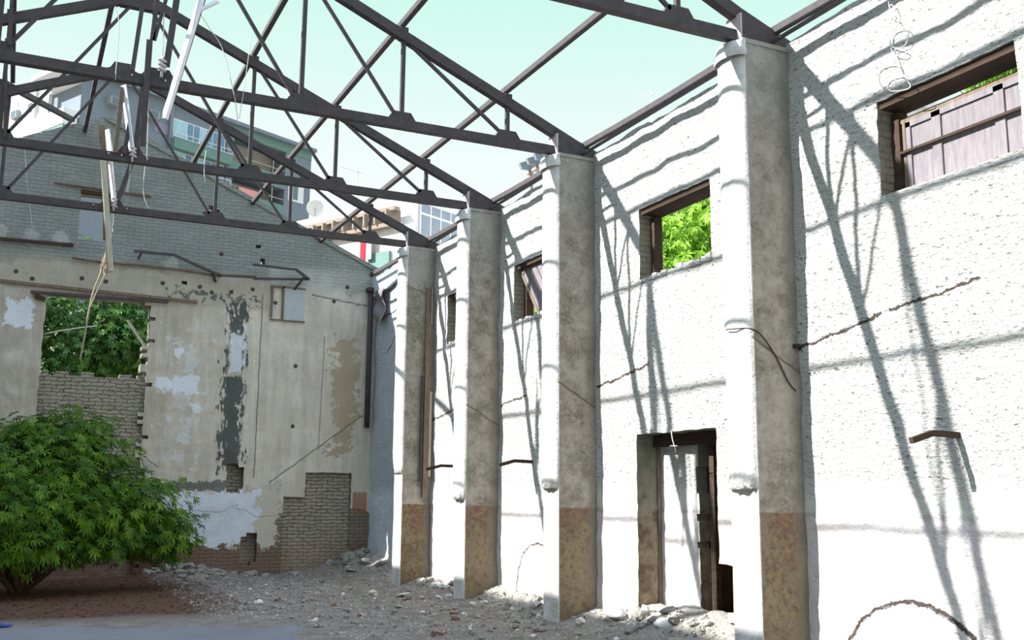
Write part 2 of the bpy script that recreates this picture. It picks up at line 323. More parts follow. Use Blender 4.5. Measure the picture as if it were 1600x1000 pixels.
# ------------------------------------------------------------------ mesh helpers
class MB:
    def __init__(s): s.v, s.f = [], []
    def add(s, vs, fs):
        o = len(s.v); s.v += [tuple(v) for v in vs]; s.f += [tuple(i+o for i in f) for f in fs]; return s
    def hexa(s, p): return s.add(p, [(0, 3, 2, 1), (4, 5, 6, 7), (0, 1, 5, 4), (1, 2, 6, 5), (2, 3, 7, 6), (3, 0, 4, 7)])
    def box(s, x0, x1, y0, y1, z0, z1):
        return s.hexa([(x0, y0, z0), (x1, y0, z0), (x1, y1, z0), (x0, y1, z0), (x0, y0, z1), (x1, y0, z1), (x1, y1, z1), (x0, y1, z1)])
    def bar(s, a, b, w, h, up=(0, 0, 1)):
        a, b = Vector(a), Vector(b); d = (b-a).normalized(); up = Vector(up)
        if abs(d.dot(up)) > .97: up = Vector((0, 1, 0))
        sd = d.cross(up).normalized()*w/2; u = sd.cross(d).normalized()*h/2
        return s.hexa([a-sd-u, a+sd-u, b+sd-u, b-sd-u, a-sd+u, a+sd+u, b+sd+u, b-sd+u])
    def tube(s, pts, r, n=8, r1=None):
        pts = [Vector(p) for p in pts]; r1 = r if r1 is None else r1; rings = []; N = len(pts); ref = Vector((.13, .31, .94))
        for i, p in enumerate(pts):
            d = (pts[min(i+1, N-1)]-pts[max(i-1, 0)]).normalized()
            if abs(d.dot(ref)) > .95: ref = Vector((1, .1, 0))
            a = d.cross(ref).normalized(); b = a.cross(d); ref = b
            rr = r+(r1-r)*i/max(1, N-1)
            rings.append([p+a*rr*math.cos(2*math.pi*k/n)+b*rr*math.sin(2*math.pi*k/n) for k in range(n)])
        vs = [v for g in rings for v in g]; fs = []
        for i in range(N-1):
            for k in range(n): fs.append((i*n+k, i*n+(k+1) % n, (i+1)*n+(k+1) % n, (i+1)*n+k))
        fs.append(tuple(range(n))[::-1]); fs.append(tuple((N-1)*n+k for k in range(n)))
        return s.add(vs, fs)
    def prism(s, poly, ax, a, b):      # polygon given in the two other axes, extruded along ax
        n = len(poly)
        def P(q, t): l = list(q); l.insert(ax, t); return tuple(l)
        return s.add([P(q, a) for q in poly]+[P(q, b) for q in poly], [tuple(range(n))[::-1], tuple(range(n, 2*n))]+[(i, (i+1) % n, n+(i+1) % n, n+i) for i in range(n)])
    def build(s, name, m, parent=None, smooth=False, org=None):
        me = bpy.data.meshes.new(name)
        if org is not None: org = Vector(org)
        elif parent is None and s.v:
            a = np.array(s.v); org = Vector(((a[:, 0].min()+a[:, 0].max())/2, (a[:, 1].min()+a[:, 1].max())/2, a[:, 2].min()))
        else: org = Vector((0, 0, 0))
        if parent is not None: org = Vector(parent.get('_o', (0, 0, 0)))
        me.from_pydata([Vector(v)-org for v in s.v], [], s.f); me.update()
        for mm in (m if isinstance(m, list) else [m]): me.materials.append(mm)
        bm = bmesh.new(); bm.from_mesh(me); bmesh.ops.recalc_face_normals(bm, faces=bm.faces); bm.to_mesh(me); bm.free()
        if smooth:
            for p in me.polygons: p.use_smooth = True
        o = bpy.data.objects.new(name, me); COL.objects.link(o)
        if parent is None: o.location = org; o['_o'] = tuple(org)
        else: o.parent = parent; o['_o'] = tuple(org)
        return o
def tag(o, label, cat, group=None, kind=None):
    o['label'] = label; o['category'] = cat
    if group: o['group'] = group
    if kind: o['kind'] = kind
    return o
def thing(name, label, cat, loc, group=None):
    o = bpy.data.objects.new(name, None); COL.objects.link(o); o.location = loc; o['_o'] = tuple(loc); o.empty_display_size = .2
    return tag(o, label, cat, group)
def struct(o): o['kind'] = 'structure'; return o

# ------------------------------------------------------------------ walls as gridded slabs with true openings
def subdiv(cuts, step):
    cuts = sorted(set(round(c, 4) for c in cuts)); out = []
    for a, b in zip(cuts, cuts[1:]):
        n = max(1, round((b-a)/step)); out += [a+(b-a)*i/n for i in range(n)]
    return out+[cuts[-1]]
def slab(name, mats, ul, vl, solid, toP, depth, roof=None, jit=.012, relief=.02, mat_back=1, seed=0):
    """cells where solid(u,v) is true; toP(u,v,d) gives the point at depth d behind the face"""
    nu, nv = len(ul)-1, len(vl)-1
    S_ = [[solid((ul[i]+ul[i+1])/2, (vl[j]+vl[j+1])/2, i, j) for j in range(nv)] for i in range(nu)]
    ok = lambda i, j: 0 <= i < nu and 0 <= j < nv and S_[i][j]
    vid = {}; V = []; Fc = []; MI = []
    def v(i, j, k):
        key = (i, j, k)
        if key not in vid:
            u, w = ul[i], vl[j]
            if roof: w = min(w, roof(u))
            nb = ok(i, j)+ok(i-1, j)+ok(i, j-1)+ok(i-1, j-1)
            rs = random.Random(i*7919+j*104729+seed)
            if nb < 4 and 0 < i < nu and j > 0: u += rs.uniform(-jit, jit); w += rs.uniform(-jit, jit)*.6
            d = k*depth
            if k == 0 and nb == 4: d = relief*noise.noise(Vector((u*1.7, w*1.7, seed)))+relief*.5*noise.noise(Vector((u*6, w*6, seed+3)))
            vid[key] = len(V); V.append(toP(u, w, d))
        return vid[key]
    for i in range(nu):
        for j in range(nv):
            if not S_[i][j]: continue
            Fc.append((v(i, j, 0), v(i+1, j, 0), v(i+1, j+1, 0), v(i, j+1, 0))); MI.append(0)
            Fc.append((v(i, j, 1), v(i, j+1, 1), v(i+1, j+1, 1), v(i+1, j, 1))); MI.append(mat_back)
            for (di, dj, a, b) in ((-1, 0, (i, j), (i, j+1)), (1, 0, (i+1, j+1), (i+1, j)), (0, -1, (i+1, j), (i, j)), (0, 1, (i, j+1), (i+1, j+1))):
                if not ok(i+di, j+dj):
                    Fc.append((v(*a, 0), v(*b, 0), v(*b, 1), v(*a, 1))); MI.append(1)
    me = bpy.data.meshes.new(name); me.from_pydata(V, [], Fc); me.update()
    for m in mats: me.materials.append(m)
    for p, mi in zip(me.polygons, MI): p.material_index = mi; p.use_smooth = (mi == 0)
    bm = bmesh.new(); bm.from_mesh(me)
    for ed in bm.edges:
        if len(ed.link_faces) == 2 and ed.link_faces[0].material_index != ed.link_faces[1].material_index: ed.smooth = False
    bmesh.ops.recalc_face_normals(bm, faces=bm.faces); bm.to_mesh(me); bm.free()
    o = bpy.data.objects.new(name, me); COL.objects.link(o); return o

# right wall
WIN = [(5.40, 6.93, 4.42, 5.36), (9.56, 11.10, 4.44, 5.38), (13.25, 14.83, 4.42, 5.36), (16.15, 17.72, 4.38, 5.32)]
DOOR = (9.56, 11.27, -.1, 2.42)
ul = subdiv([2.5, YE+.35]+[q for w in WIN for q in w[:2]], .12)
vl = subdiv([-.1, 6.5]+[q for w in WIN[:1] for q in w[2:]]+[2.42], .1)
def rs_(u, v, i, j):
    for k, (a, b, c, d) in enumerate(WIN):
        c_ = 4.42 if k < 4 else c; d_ = 5.36
        if a < u < b and c_-.01 < v < d_: return False
    if DOOR[0] < u < DOOR[1] and v < DOOR[3]: return False
    if 9.36 < u < 9.56 and -.2 < v < .95 and noise.noise(Vector((u*5, v*4, 2))) > -.25-(u-9.4)*1.2: return False
    return True
wr = struct(slab('wall_right', [MT['right'], MT['reveal']], ul, vl, rs_, lambda u, v, d: (WX+d, u, v), .36, seed=1, relief=.035, roof=lambda y: 6.47+.06*noise.noise(Vector((y*1.3, 0, 4)))+.02*noise.noise(Vector((y*6, 0, 4)))))
wl = struct(MB().box(LX-.36, LX, 2.5, YE+.35, -.1, 6.5).build('wall_left', MT['right']))

# end wall with its gable
def gable(x): return 6.62+(9.36-6.62)*max(0, 1-abs(x-XA)/(7.3-XA)) if True else 0
GH = [(.38, 2.35, -.1, 5.53), (.86, 1.52, 6.70, 7.67), (5.27, 6.74, -.1, 2.13)]
ul = subdiv([LX-.36, WX+.36, .38, 2.35, .86, 1.52, 5.27, 6.74, XA, 4.76, 5.5], .115)
vl = subdiv([-.1, 9.4, 5.53, 6.70, 7.67, 2.13], .075)
holes = [(4.55, 6.62, .07), (4.42, 6.95, .055), (3.46, 7.56, .15), (4.22, 1.97, .19), (4.6, .55, .2), (2.95, 5.98, .045)]
def es_(u, v, i, j):
    if v-.034 > gable(u): return False
    a, b, c, d = GH[0]
    jag = .055*(1 if (int(v/.075) % 3) else -1)+.05*noise.noise(Vector((v*3, 0, 9)))
    if a+jag*.8 < u < b-jag and v < d: return False
    a, b, c, d = GH[1]
    if a < u < b and c < v < d: return False
    lo = 5.27+(.4 if v > 1.62 else 0)
    if lo < u < 6.74 and v < 2.13: return False
    for x, z, r in holes:
        if math.hypot(u-x, (v-z)*(1.0 if r < .19 else .6)) < r: return False
    return True
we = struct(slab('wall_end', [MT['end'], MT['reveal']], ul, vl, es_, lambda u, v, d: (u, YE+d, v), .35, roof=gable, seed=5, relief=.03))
# brick closing the lower part of the big opening, and the doorway bricked up near the corner
def rect_panel(name, x0, x1, z0, z1, y, dep, m, rag=0):
    u_ = subdiv([x0, x1], .12); v_ = subdiv([z0, z1], .075)
    return struct(slab(name, [m, MT['reveal']], u_, v_, lambda u, v, i, j: v < z1-rag*(random.Random(i).random() > .45), lambda u, v, d: (u, y+d, v), dep, seed=int(x0*10), jit=.01, relief=.025))
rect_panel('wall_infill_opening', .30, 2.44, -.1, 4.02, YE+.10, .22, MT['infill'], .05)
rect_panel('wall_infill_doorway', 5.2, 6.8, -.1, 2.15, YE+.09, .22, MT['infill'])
struct(MB().box(3.8, 4.95, YE+.22, YE+.3, .2, 2.3).build('wall_infill_breach', MT['infill']))
# roof edge coping of the gable
mb = MB()
for sgn in (1,):
    mb.hexa([(XA, YE-.03, 9.28), (7.5, YE-.03, gable(7.3)-.1), (7.5, YE+.4, gable(7.3)-.1), (XA, YE+.4, 9.28), (XA, YE-.03, 9.385), (7.5, YE-.03, gable(7.3)+.0), (7.5, YE+.4, gable(7.3)+.0), (XA, YE+.4, 9.385)])
struct(mb.build('trim_1', MT['end']))

# floor
def fh(x, y):
    h = .02*noise.noise(Vector((x*.9, y*.9, 0)))
    rub = max(0, min(1, (x-2.6)/1.5)) * max(0, min(1, (y-9)/3))
    rub = max(rub, max(0, min(1, (x-5.6))))
    h += rub*(.035*noise.noise(Vector((x*3, y*3, 1)))+.02*noise.noise(Vector((x*9, y*9, 2))))
    h += .33*math.exp(-((x-6.9)**2/1.1+(y-21.9)**2/1.4)) + .20*math.exp(-((x-3.3)**2/.8+(y-21.9)**2/.8))
    h += .19*math.exp(-((x-7.25)**2)/.22)*(1+.8*noise.noise(Vector((x*2, y*2.2, 5)))) + .20*math.exp(-((x-7.35)**2/.5+(y-10.2)**2/1.1))
    return h
def grid(name, x0, x1, y0, y1, st, m, f=fh):
    nx, ny = int((x1-x0)/st), int((y1-y0)/st)
    V = [(x0+(x1-x0)*i/nx, y0+(y1-y0)*j/ny, f(x0+(x1-x0)*i/nx, y0+(y1-y0)*j/ny)) for j in range(ny+1) for i in range(nx+1)]
    Fc = [(j*(nx+1)+i, j*(nx+1)+i+1, (j+1)*(nx+1)+i+1, (j+1)*(nx+1)+i) for j in range(ny) for i in range(nx)]
    me = bpy.data.meshes.new(name); me.from_pydata(V, [], Fc); me.materials.append(m)
    for p in me.polygons: p.use_smooth = True
    o = bpy.data.objects.new(name, me); COL.objects.link(o); return struct(o)
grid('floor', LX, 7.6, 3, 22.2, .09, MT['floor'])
struct(MB().box(-60, 120, -20, 160, -.35, -.12).build('ground', MT['floor']))

# room behind the doorway: broken leaf of masonry, dark lean-to
def door_leaf(u, v, i, j): return u > 10.42+.07*noise.noise(Vector((v*3, 0, 1)))
struct(slab('wall_doorway_leaf', [MT['right'], MT['reveal']], subdiv([10.2, 11.5], .05), subdiv([-.1, 2.5], .08), door_leaf, lambda u, v, d: (WX+.35+d, u, v), .16, seed=8, jit=.012))
mb = MB(); mb.box(7.55, 10.2, 8.3, 8.45, -.1, 3).box(7.55, 10.2, 12.2, 12.35, -.1, 3).box(10.2, 10.35, 8.3, 12.35, -.1, 3)
struct(mb.build('wall_store', MT['dark'])); struct(MB().box(7.53, 10.4, 8.25, 12.4, 3.0, 3.12).build('ceiling_store', MT['dark']))
d1 = thing('door_frame', 'dark brown wooden frame of the empty doorway in the right wall', 'door frame', (WX+.2, 10.4, 0))
MB().box(WX+.25, WX+.33, 9.57, 11.26, 2.27, 2.415).build('head', MT['brown'], d1)
MB().box(WX+.40, WX+.47, 10.16, 10.25, .05, 2.24).build('post', MT['brown'], d1)
MB().box(WX+.30, WX+.345, 11.2, 11.265, .0, 2.27).build('post', MT['darkwood'], d1)
w = MB().tube([(WX-.02, 10.42, 2.43), (WX-.03, 10.38, 2.32), (WX-.01, 10.36, 2.22), (WX+.02, 10.38, 2.14)], .008, 6).tube([(WX-.02, 10.47, 2.22), (WX-.05, 10.4, 2.245), (WX-.03, 10.28, 2.24)], .006, 6)
tag(w.build('hanging_wire', MT['wire'], smooth=True), 'short pale twisted wire hanging from the lintel of the doorway', 'wire')

# windows in the right wall
for k, (a, b, c, d) in enumerate(WIN):
    c, d = 4.42, 5.36
    f = struct(bpy.data.objects.new('window_%d' % (k+1), None)); COL.objects.link(f); f['_o'] = (0, 0, 0)
    MB().box(WX+.03, WX+.34, a+.003, b-.003, d-.07, d-.004).build('lintel', MT['brown'], f)
    MB().box(WX+.17, WX+.29, b-.10, b-.005, c, d-.1).build('frame_post', MT['brown'], f)
    mb = MB(); y = a; rr = random.Random(k)
    while y < b-.05:                                     # ragged brick-on-edge sill
        wdt = rr.uniform(.09, .17); mb.box(WX-rr.uniform(.0, .02 if k else .0), WX+.34, y, min(b, y+wdt-(.012 if k else 0)), c-.05, c+(rr.uniform(.0, .05) if k else .012)); y += wdt
    mb.build('sill', MT['right'], f)
# shutter set of the nearest window
sh = thing('window_shutter', 'bleached panelled wooden shutter with a rusty rail, closed in the nearest window', 'shutter', (WX+.22, 6.1, 4.42))
X0 = WX+.2
for (a, b) in ((6.41, 6.76), (5.74, 6.41), (5.30, 5.74)):
    pn = MB().box(X0, X0+.03, a, b, 4.42, 5.13).build('panel', MT['shutter'], sh)
    mb = MB()
    for y0_, y1_ in ((a, a+.05), (b-.05, b)): mb.box(X0-.018, X0, y0_, y1_, 4.42, 5.13)
    mb.box(X0-.018, X0, a, b, 5.08, 5.14).box(X0-.018, X0, a, b, 4.42, 4.46)
    mb.build('stile', MT['shutter'], pn)
MB().box(X0-.05, X0-.02, 5.3, 6.83, 4.83, 4.855).build('rail', MT['brown'], sh)
MB().box(X0-.01, X0+.05, 5.3, 6.83, 5.14, 5.185).build('top_frame', MT['darkwood'], sh)
MB().box(X0-.01, X0+.05, 6.775, 6.81, 4.42, 5.14).build('side_frame', MT['darkwood'], sh)
sh = thing('window_shutter', 'loose slatted wooden shutter hanging askew in the window between the second and third piers', 'shutter', (WX+.1, 14.5, 4.5))
mb = MB(); hp, q = Vector((WX+.12, 14.74, 5.2)), Vector((0, -.62, -.78)).normalized(); s_ = Vector((0, -.78, .62)).normalized()
for i in range(6):
    a = hp+s_*(.0+.14*i); mb.bar(a+s_*.06, a+s_*.06+q*.98, .035, .115, up=s_)
mb.build('boards', MT['shutter'], sh)
MB().bar(hp, hp+q*1.0, .06, .05, up=s_).build('edge_rail', MT['darkwood'], sh)
MB().bar(hp, hp+s_*.86, .06, .05, up=q).build('end_rail', MT['darkwood'], sh)

# ------------------------------------------------------------------ piers
names = ['nearest pier, widest in the picture, right of the doorway',
         'second pier from the camera, left of the open doorway', 'third pier from the camera, between the two far window bays',
         'farthest pier, beside the corner with the end wall']
ENDZ = [1.73, 1.76, 1.6, 2.05]
for k, y in enumerate(PY):
    T = .43
    p = thing('wall_pier', 'plastered '+names[k], 'pier', (PX+.28, y+T/2, 0), 'piers along the right wall')
    zl = [i*.2 for i in range(0, 32)]+[6.36]
    mb = MB(); n = len(zl); prof = [(PX, y), (WX+.02, y), (WX+.02, y+T), (PX, y+T)]
    ring = []
    for a, b in zip(prof, prof[1:]+prof[:1]):
        for s in range(5): ring.append((a[0]+(b[0]-a[0])*s/5, a[1]+(b[1]-a[1])*s/5))
    vs = []; m_ = len(ring)
    for z in zl:
        for (x_, y_) in ring:
            dz = noise.noise(Vector((x_*2+k*7, y_*2, z*1.6)))*.011+noise.noise(Vector((x_*9+k*7, y_*9, z*7)))*.006
            vs.append((x_+dz, y_+dz*.8, z-.08 if z == 0 else z))
    fs = [(i*m_+j, i*m_+(j+1) % m_, (i+1)*m_+(j+1) % m_, (i+1)*m_+j) for i in range(n-1) for j in range(m_)]+[tuple((n-1)*m_+j for j in range(m_))]
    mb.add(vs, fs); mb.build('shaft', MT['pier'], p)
    # half round casing on the front
    mb = MB(); z0 = ENDZ[k]; zs = [z0+(6.28-z0)*i/30 for i in range(31)]; vs = []; na = 14
    for i, z in enumerate(zs):
        dep = .105*(1 if k != 3 else min(1, .35+(z-z0)*2))
        for a in range(na+1):
            th = math.pi*a/na; dz = noise.noise(Vector((k*9+a*.5, 3, z*2)))*.008
            vs.append((PX+.01-(dep+dz)*math.sin(th), y+.215+(.217+dz*.5)*math.cos(th), z+(.02*math.sin(a*2.1+k) if i == 0 else 0)))
    fs = [(i*(na+1)+a, i*(na+1)+a+1, (i+1)*(na+1)+a+1, (i+1)*(na+1)+a) for i in range(30) for a in range(na)]
    fs += [tuple(range(na+1)), tuple(30*(na+1)+a for a in range(na+1))]
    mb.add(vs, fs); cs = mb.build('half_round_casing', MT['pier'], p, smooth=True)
    mb = MB(); vs = []
    for r_, z in ((1.08, 6.21), (1.1, 6.28), (1.02, 6.30), (1.0, 6.38), (.5, 6.41)):
        for a in range(na+1):
            th = math.pi*a/na; vs.append((PX+.01-.14*r_*math.sin(th), y+.215+.225*r_*math.cos(th), z))
    mb.add(vs, [(i*(na+1)+a, i*(na+1)+a+1, (i+1)*(na+1)+a+1, (i+1)*(na+1)+a) for i in range(4) for a in range(na)])
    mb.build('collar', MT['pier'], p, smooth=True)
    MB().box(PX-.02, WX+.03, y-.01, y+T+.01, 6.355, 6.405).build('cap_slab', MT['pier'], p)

# ------------------------------------------------------------------ roof trusses
def L_bar(mb, a, b, w, h, t=.012):       # angle iron: one flange upright, one flat
    a, b = Vector(a), Vector(b); d = (b-a).normalized(); up = Vector((0, 0, 1)); sd = d.cross(up).normalized(); u = sd.cross(d).normalized()
    mb.bar(a+u*h/2, b+u*h/2, t, h, up=u); mb.bar(a+sd*w/2, b+sd*w/2, w, t, up=u)
def truss(Y, label, visible_end=True):
    zc = ZC+.06; t = thing('roof_truss', label, 'roof truss', (XA, Y, ZC), 'steel roof trusses')
    xl = [2*XA-x for x in NODE[::-1]]+NODE[1:]
    rz = lambda x: ZR+(ZA-ZR)*(1-abs(x-XA)/(WX-XA))
    mb = MB(); pts = [(-4.15 if False else LX+.5, zc)]+[(x, zc) for x in xl[1:-1]]+[(PX+.02, zc)]
    mb.bar((LX+.55, Y, zc), (PX+.03, Y, zc), .11, .12)
    mb.build('bottom_chord', MT['steel'], t)
    for s in (1, -1):
        fx = XA+s*(WX+.12-XA); dx = s
        MB().bar((XA-s*.0, Y, ZA-.07), (fx, Y, ZR-.07-.05), .11, .135).build('rafter', MT['steel'], t)
        # heel: two triangular cheek plates and an end plate
        ex = XA+s*(PX-.0-XA); hz = rz(ex)-.05
        poly = [(ex, ZC+.01), (XA+s*(WX-XA), ZC+.01), (fx, ZR-.06), (ex, hz)]
        hb = MB().prism(poly, 1, Y-.11, Y-.095).prism(poly, 1, Y+.095, Y+.11)
        h = hb.build('heel_plate', MT['steel'], t)
        MB().box(min(ex-s*.02, ex), max(ex-s*.02, ex), Y-.12, Y+.12, ZC+.0, hz-.06).build('end_plate', MT['pink'], h)
    for i, x in enumerate(xl[1:-1], 1):
        z1 = rz(x)-.12
        if abs(x-XA) > .01: MB().bar((x, Y, zc+.05), (x, Y, z1), .055, .05, up=(0, 1, 0)).build('vertical', MT['steel'], t)
        g = MB().prism([(x-.20, zc+.05), (x+.2, zc+.05), (x+.12, zc+.17), (x-.12, zc+.17)], 1, Y-.035, Y+.035).build('gusset_plate', MT['steel'], t)
        if abs(x-XA) < .01:
            for q in (-.3, -.12, .08, .24): MB().tube([(x+q, Y-.055, zc+.02), (x+q, Y-.072, zc+.02)], .012, 6).build('bolt', MT['wire'], g)
    for s in (1, -1):
        for i in range(3):
            a = XA+s*(NODE[i]-XA)+s*.10; b = XA+s*(NODE[i+1]-XA)-s*.10
            MB().bar((a, Y-.02, rz(a)-.14), (b, Y-.02, zc+.12), .03, .045).build('diagonal', MT['steel'], t)
    MB().prism([(XA-.30, ZA-.28), (XA+.30, ZA-.28), (XA+.14, ZA+.03), (XA-.14, ZA+.03)], 1, Y-.06, Y+.06).build('apex_plate', MT['steel'], t)
    for s in (1, -1):                                   # cleats on the rafters that carry the purlins
        for x in NODE[1:-1]:
            xx = XA+s*(x-XA); MB().box(xx-.05, xx+.05, Y-.05, Y+.05, rz(xx)-.02, rz(xx)+.05).build('cleat', MT['steel'], t)
    return t
TY = [4.2]+[y+.14 for y in PY]
tl = [None, 'rusty steel truss on the nearest pier, only its bottom chord in view',
      'rusty steel truss resting on the second pier, left of the open doorway', 'rusty steel truss resting on the third pier', 'farthest rusty steel truss, whole apex visible in front of the gable']
piers0 = thing('wall_pier', 'plain pier beyond the right edge of the picture', 'pier', (PX+.28, 4.2, 0))
MB().box(PX, WX+.02, 4.0, 4.43, -.05, 6.405).build('shaft', MT['pier'], piers0)
truss(TY[0], 'rusty steel truss above and behind the right edge of the picture')
for k in range(1, 5): truss(TY[k], tl[k])
# purlins, bay by bay
def purlin(x, z, y0, y1, label, sag=0, drift=0):
    mb = MB(); n = 4; ps = [Vector((x+drift*i/n, y0+(y1-y0)*i/n, z-sag*math.sin(math.pi*i/n))) for i in range(n+1)]
    for a, b in zip(ps, ps[1:]): L_bar(mb, a, b, .065, .075)
    return tag(mb.build('purlin', MT['steel']), label, 'purlin', 'steel purlins of the stripped roof')
bays = [(TY[0], TY[1]), (TY[1], TY[2]), (TY[2], TY[3]), (TY[3], TY[4]), (TY[4], YE+.25)]
bn = ['right of the nearest pier', 'between the first and second trusses', 'between the second and third trusses', 'between the third and farthest trusses', 'behind the farthest truss']
ln_ = ['wall-top', 'lowest slope', 'middle slope', 'upper slope']
rz = lambda x: ZR+(ZA-ZR)*(1-abs(x-XA)/(WX-XA))
for li, x in enumerate((7.06, 5.85, 4.30, 2.95)):
    for bi, (y0, y1) in enumerate(bays):
        purlin(x-.04, rz(x)+(-.04 if li == 0 else .09), y0+.005, y1-.005, 'rusty angle-iron %s purlin %s' % (ln_[li], bn[bi]), sag=.03 if li == 0 else 0)
for bi, (y0, y1) in enumerate(bays):
    purlin(.80, rz(.80)+.04, y0+.005, y1-.005, 'rusty angle-iron ridge purlin %s' % bn[bi])
    for xl_, w_ in ((-.51, 'upper'), (-1.86, 'middle'), (-3.41, 'lowest')):
        if bi < 4: purlin(xl_, rz(xl_)+.09, y0+.005, y1-.005, 'rusty angle-iron %s purlin of the left slope %s' % (w_, bn[bi]))
for bi, (y0, y1) in enumerate(bays[:4]):       # second rod of the wall-top line
    y = MB(); y.bar((6.96, y0+.01, ZR-.11), (6.98, y1-.01, ZR-.12), .04, .03)
    tag(y.build('purlin', MT['steel']), 'thin rusty flat bar just above the right wall top %s' % bn[bi], 'purlin', 'steel purlins of the stripped roof')
mb = MB(); mb.bar(at(2, 127, 1, TY[4]-.1), at(113, 187, 1, YE+.05), .10, .09)
tag(mb.build('fallen_purlin', MT['steel']), 'thick rusty bar slanting from the far truss down to the left gable edge', 'steel bar')

# ------------------------------------------------------------------ broken laths and strips hanging at the ridge
def strip(p0, p1, Y, m, label, w=.05, d=.02, Y2=None, name='hanging_lath'):
    a = at(*p0, 1, Y); b = at(*p1, 1, Y2 if Y2 else Y); mb = MB(); mb.bar(a, b, w, d, up=(-.8, -.6, 0) if m is MT['white'] else (0, 1, 0))
    return tag(mb.build(name, m), label, 'lath', 'broken laths hanging under the ridge')
Y3, Y2_, Y1_ = TY[4]-.075, TY[3]-.075, TY[2]-.075
strip((193, 133), (206, 236), Y2_, MT['white'], 'white lath leaning onto the centre of the third truss chord', .10)
strip((168, 202), (178, 314), Y3, MT['white'], 'white lath standing on the centre of the farthest truss chord', .10)
strip((192, 136), (180, 238), Y2_, MT['darkwood'], 'dark lath left of the white lath on the third truss', .06)
strip((225, 126), (213, 232), Y2_, MT['steel'], 'dark lath right of the white lath on the third truss', .09)
strip((203, 190), (194, 240), Y2_, MT['steel'], 'short dark stub left of centre on the third truss chord', .06)
strip((214, 232), (184, 313), Y3, MT['steel'], 'dark lath slanting down to the right side of the farthest chord centre', .08, Y2=Y3)
strip((207, 235), (199, 300), Y3, MT['palewood'], 'thin pale lath near the centre of the farthest truss', .03)
strip((161, 240), (173, 424), Y3-.1, MT['palewood'], 'long beige pole hanging below the farthest truss centre', .09, .06)
strip((166, 250), (163, 375), Y3, MT['darkwood'], 'dark strip behind the long beige pole', .05)
strip((222, 12), (207, 110), Y1_, MT['steel'], 'dark lath leaning left over the second truss chord', .05)
strip((234, 62), (222, 228), Y1_, MT['steel'], 'dark broken lath crossing the second truss chord', .07)
strip((267, -180), (238, 62), Y1_, MT['steel'], 'dark lath hanging from the top edge, left leg of the V', .055)
strip((302, -150), (241, 63), Y1_, MT['steel'], 'dark lath hanging from the top edge, right leg of the V', .045)
strip((301, -165), (260, 104), Y1_, MT['steel'], 'straight dark lath hanging just right of the V shaped pair', .075)
strip((359, -148), (257, 186), Y1_-.15, MT['white'], 'long whitish metal strip hanging across the second truss chord', .07, .05)
strip((363, -146), (262, 180), Y1_-.1, MT['steel'], 'dark backing strip behind the long whitish strip', .05, .04)
strip((340, 2), (311, 16), Y1_-.15, MT['white'], 'short whitish stub sticking out right at the top of the long strip', .05, .03)
strip((158, 196), (162, 238), YE-.3, MT['darkwood'], 'small dark board in front of the gable, left of the white laths', .12)
strip((168, 205), (174, 238), YE-.3, MT['white'], 'small white board in front of the gable top', .09)
strip((19, -10), (15, 70), Y1_, MT['steel'], 'twisted dark strip beside the left vertical of the second truss', .04)
strip((10, 60), (8, 215), Y2_, MT['steel'], 'dark strip beside the left vertical of the third truss', .04)
strip((2, 130), (6, 165), Y3, MT['steel'], 'bent dark strip at the left edge below the third truss', .14)
strip((6, 165), (4, 212), Y3, MT['palewood'], 'pale strip at the left edge above the farthest truss chord', .04)
# coil springs / insulator at the chord centres
for (x, y, Y, lb) in ((253, 108, Y1_, 'second'), (207, 242, Y2_, 'third'), (178, 320, Y3, 'farthest')):
    c = at(x, y, 1, Y); mb = MB()
    mb.tube([c+Vector((0, 0, -.10)), c+Vector((0, 0, .16))], .018, 8)
    for i in range(3): mb.tube([c+Vector((0, 0, -.02+.055*i)), c+Vector((0.004, 0, .0+.055*i))], .05, 10)
    tag(mb.build('insulator', MT['wire'], smooth=True), 'small pale ribbed insulator on the centre of the %s truss chord' % lb, 'insulator', 'insulators on the truss chords')
def wire(pts, label, r=.006, m='wire', group=None, name='wire'):
    P = [Vector(p) for p in pts]; out = []
    for i in range(len(P)-1):                                  # Catmull-Rom
        a, b, c, d = P[max(i-1, 0)], P[i], P[i+1], P[min(i+2, len(P)-1)]
        for k in range(6):
            t = k/6; out.append(.5*((2*b)+(c-a)*t+(2*a-5*b+4*c-d)*t*t+(3*b-a-3*c+d)*t**3))
    out.append(P[-1])
    return tag(MB().tube(out, r, 6).build(name, MT[m], smooth=True), label, 'wire', group)
def pw(pl, Y, *a, **k): return wire([at(x, y, 1, Y) for x, y in pl], *a, **k)
pw([(262, -175), (254, 100)], Y1_, 'thin straight wire dropping onto the insulator of the second truss')
pw([(312, 20), (328, 45), (345, 70), (356, 105), (368, 160), (372, 195)], Y1_, 'long thin sagging wire right of the whitish strip', .005)
pw([(392, 58), (384, 120), (374, 185)], Y1_, 'thin straight wire hanging left of the upper purlin', .004)
pw([(227, 256), (224, 300), (232, 326)], Y3, 'thin wire hanging from the third chord in front of the gable')
pw([(40, 260), (45, 310), (50, 352), (46, 375)], YE-.05, 'faint thin wire hanging down the left of the gable', .005)
pw([(232, 150), (231, 200), (229, 252)], Y2_, 'frayed thin wire between the third and farthest chords')
pw([(322, 235), (319, 260), (320, 285)], Y2_-.05, 'short frayed wire left of the third truss gusset')
pw([(180, 10), (186, 40), (180, 125)], Y1_, 'thin frayed wire near the ridge purlin', .005)
pw([(28, 160), (33, 195), (38, 230), (41, 262)], Y3, 'thin frayed wire left of the gable peak', .005)
